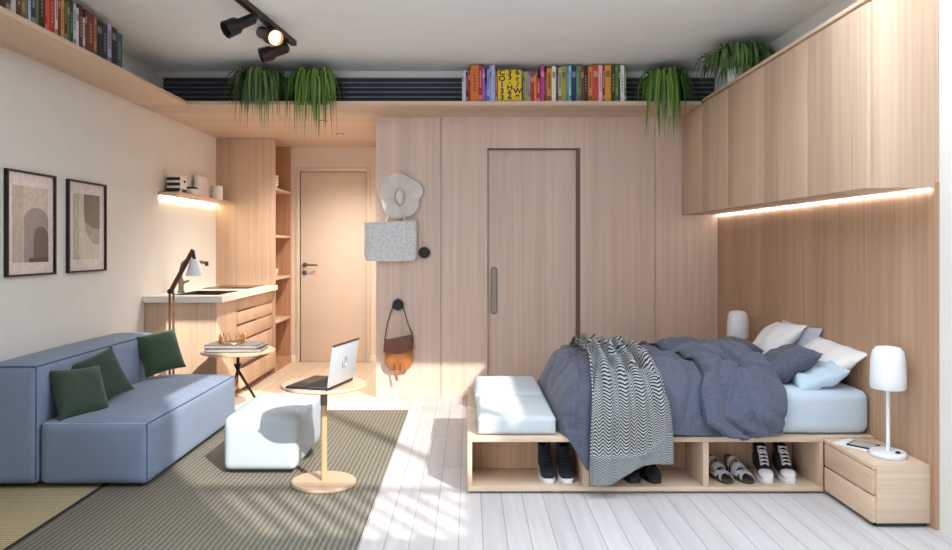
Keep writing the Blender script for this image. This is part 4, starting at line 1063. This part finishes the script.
hightop('plain navy high top on the right of its pair, next to the compartment divider', 'navy high tops', 'boot', .512, 3.835, 0, M['navy'], sol=False, h=.17)
def sandal(label, x, y, rz):
    t = thing('sandal', label, 'shoe', (0,0,0), 'strappy sandals')
    sole(.24, 0, .018, .95).build('sole', M['insole'], t)
    m = MB()
    def band(y0, z, y1=None, hw=.036, w=.013):
        y1 = y0 if y1 is None else y1; n = 12
        rings = []
        for i in range(n+1):
            a = PI*i/n; f = i/n
            p = Vector((-hw*math.cos(a), y0+(y1-y0)*f, .014+(z-.014)*math.sin(a)**.7))
            rings.append([p+Vector((0,-w,-.001)), p+Vector((0,w,.004)), p+Vector((0,w,.008)), p+Vector((0,-w,.003))])
        m.loft(rings)
    band(-.085,.045,-.03); band(-.03,.045,-.085); band(-.02,.062,.01,.037); band(.01,.07,-.012,.036); band(.055,.088,.055,.034,.011)
    m.build('straps', M['strap'], t)
    h = MB()
    h.tube([(-.034,.05,.02),(-.035,.085,.07),(-.02,.11,.082),(0,.117,.085),(.02,.11,.082),(.035,.085,.07),(.034,.05,.02)], .006, 8); h.build('heel_strap', M['insole'], t)
    place(t, x, y, .0365, rz)
sandal('white strappy sandal on the left of its pair, beside the compartment divider', 1.335, 3.825, .16)
sandal('white strappy sandal on the right of its pair, next to the high tops', 1.445, 3.825, .16)
def lowshoe(label, x, y, rz):
    t = thing('low_shoe', label, 'shoe', (0,0,0), 'black low shoes under the throw')
    MB().loft([ell(c, hw, .015, z1) for c, hw, z1 in ((-.12,.018,.03),(-.105,.032,.05),(-.07,.038,.062),(-.03,.037,.075),(.01,.034,.09),(.06,.033,.088),(.1,.03,.088),(.12,.018,.07))]).build('upper', M['shoe_black'], t)
    sole(.25, 0, .02).build('sole', M['black'], t)
    place(t, x, y, .0365, rz)
lowshoe('black low shoe showing at the right below the throw hem', .965, 3.835, .1)
lowshoe('black low shoe mostly hidden behind the hanging throw', .86, 3.84, .05)

# ------------------------------------------------------------------ light
sd_ = Vector((-.228, .31, -.294)).normalized()
L = bpy.data.lights.new('sun', 'SUN'); L.energy = 5.0; L.angle = .012; L.color = (1, .95, .88)
o = bpy.data.objects.new('sun', L); COL.objects.link(o); o.rotation_euler = sd_.to_track_quat('-Z', 'Y').to_euler()
W_ = bpy.data.worlds.new('sky'); sc.world = W_; W_.use_nodes = True
bg = W_.node_tree.nodes['Background']; bg.inputs['Color'].default_value = (.775, .885, 1.0, 1); bg.inputs['Strength'].default_value = 5.2
def lamp_light(name, kind, loc, tgt, e, col, size=.05, ang=1.6, blend=.8):
    l = bpy.data.lights.new(name, kind); l.energy = e; l.color = col
    if kind == 'SPOT': l.spot_size = ang; l.spot_blend = blend; l.shadow_soft_size = size
    elif kind == 'POINT': l.shadow_soft_size = size
    o = bpy.data.objects.new(name, l); COL.objects.link(o); o.location = loc
    if tgt: o.rotation_euler = (Vector(tgt)-Vector(loc)).to_track_quat('-Z', 'Y').to_euler()
WARM = (1, .78, .52)
for (x, Y) in ((px(323,6.19), 6.19), (px(340,6.91), 6.91)):
    lamp_light('downlight_beam', 'SPOT', (x, Y, SZ-.03), (x, Y+.05, 0), 95, (1,.92,.84), .04, 2.4, 1)

# ------------------------------------------------------------------ camera
cam = bpy.data.cameras.new('camera'); cam.sensor_width = 36; cam.lens = F/952*36
cam.shift_x = (476-VX)/952; cam.shift_y = -(275-VY)/952; cam.clip_start = .05
co = bpy.data.objects.new('camera', cam); COL.objects.link(co); co.location = (0, 0, EYE); co.rotation_euler = (PI/2, 0, 0)
sc.camera = co
sc.view_settings.view_transform = 'Standard'; sc.view_settings.look = 'None'; sc.view_settings.gamma = 1; sc.view_settings.exposure = 0.27
sc.view_settings.use_curve_mapping = False
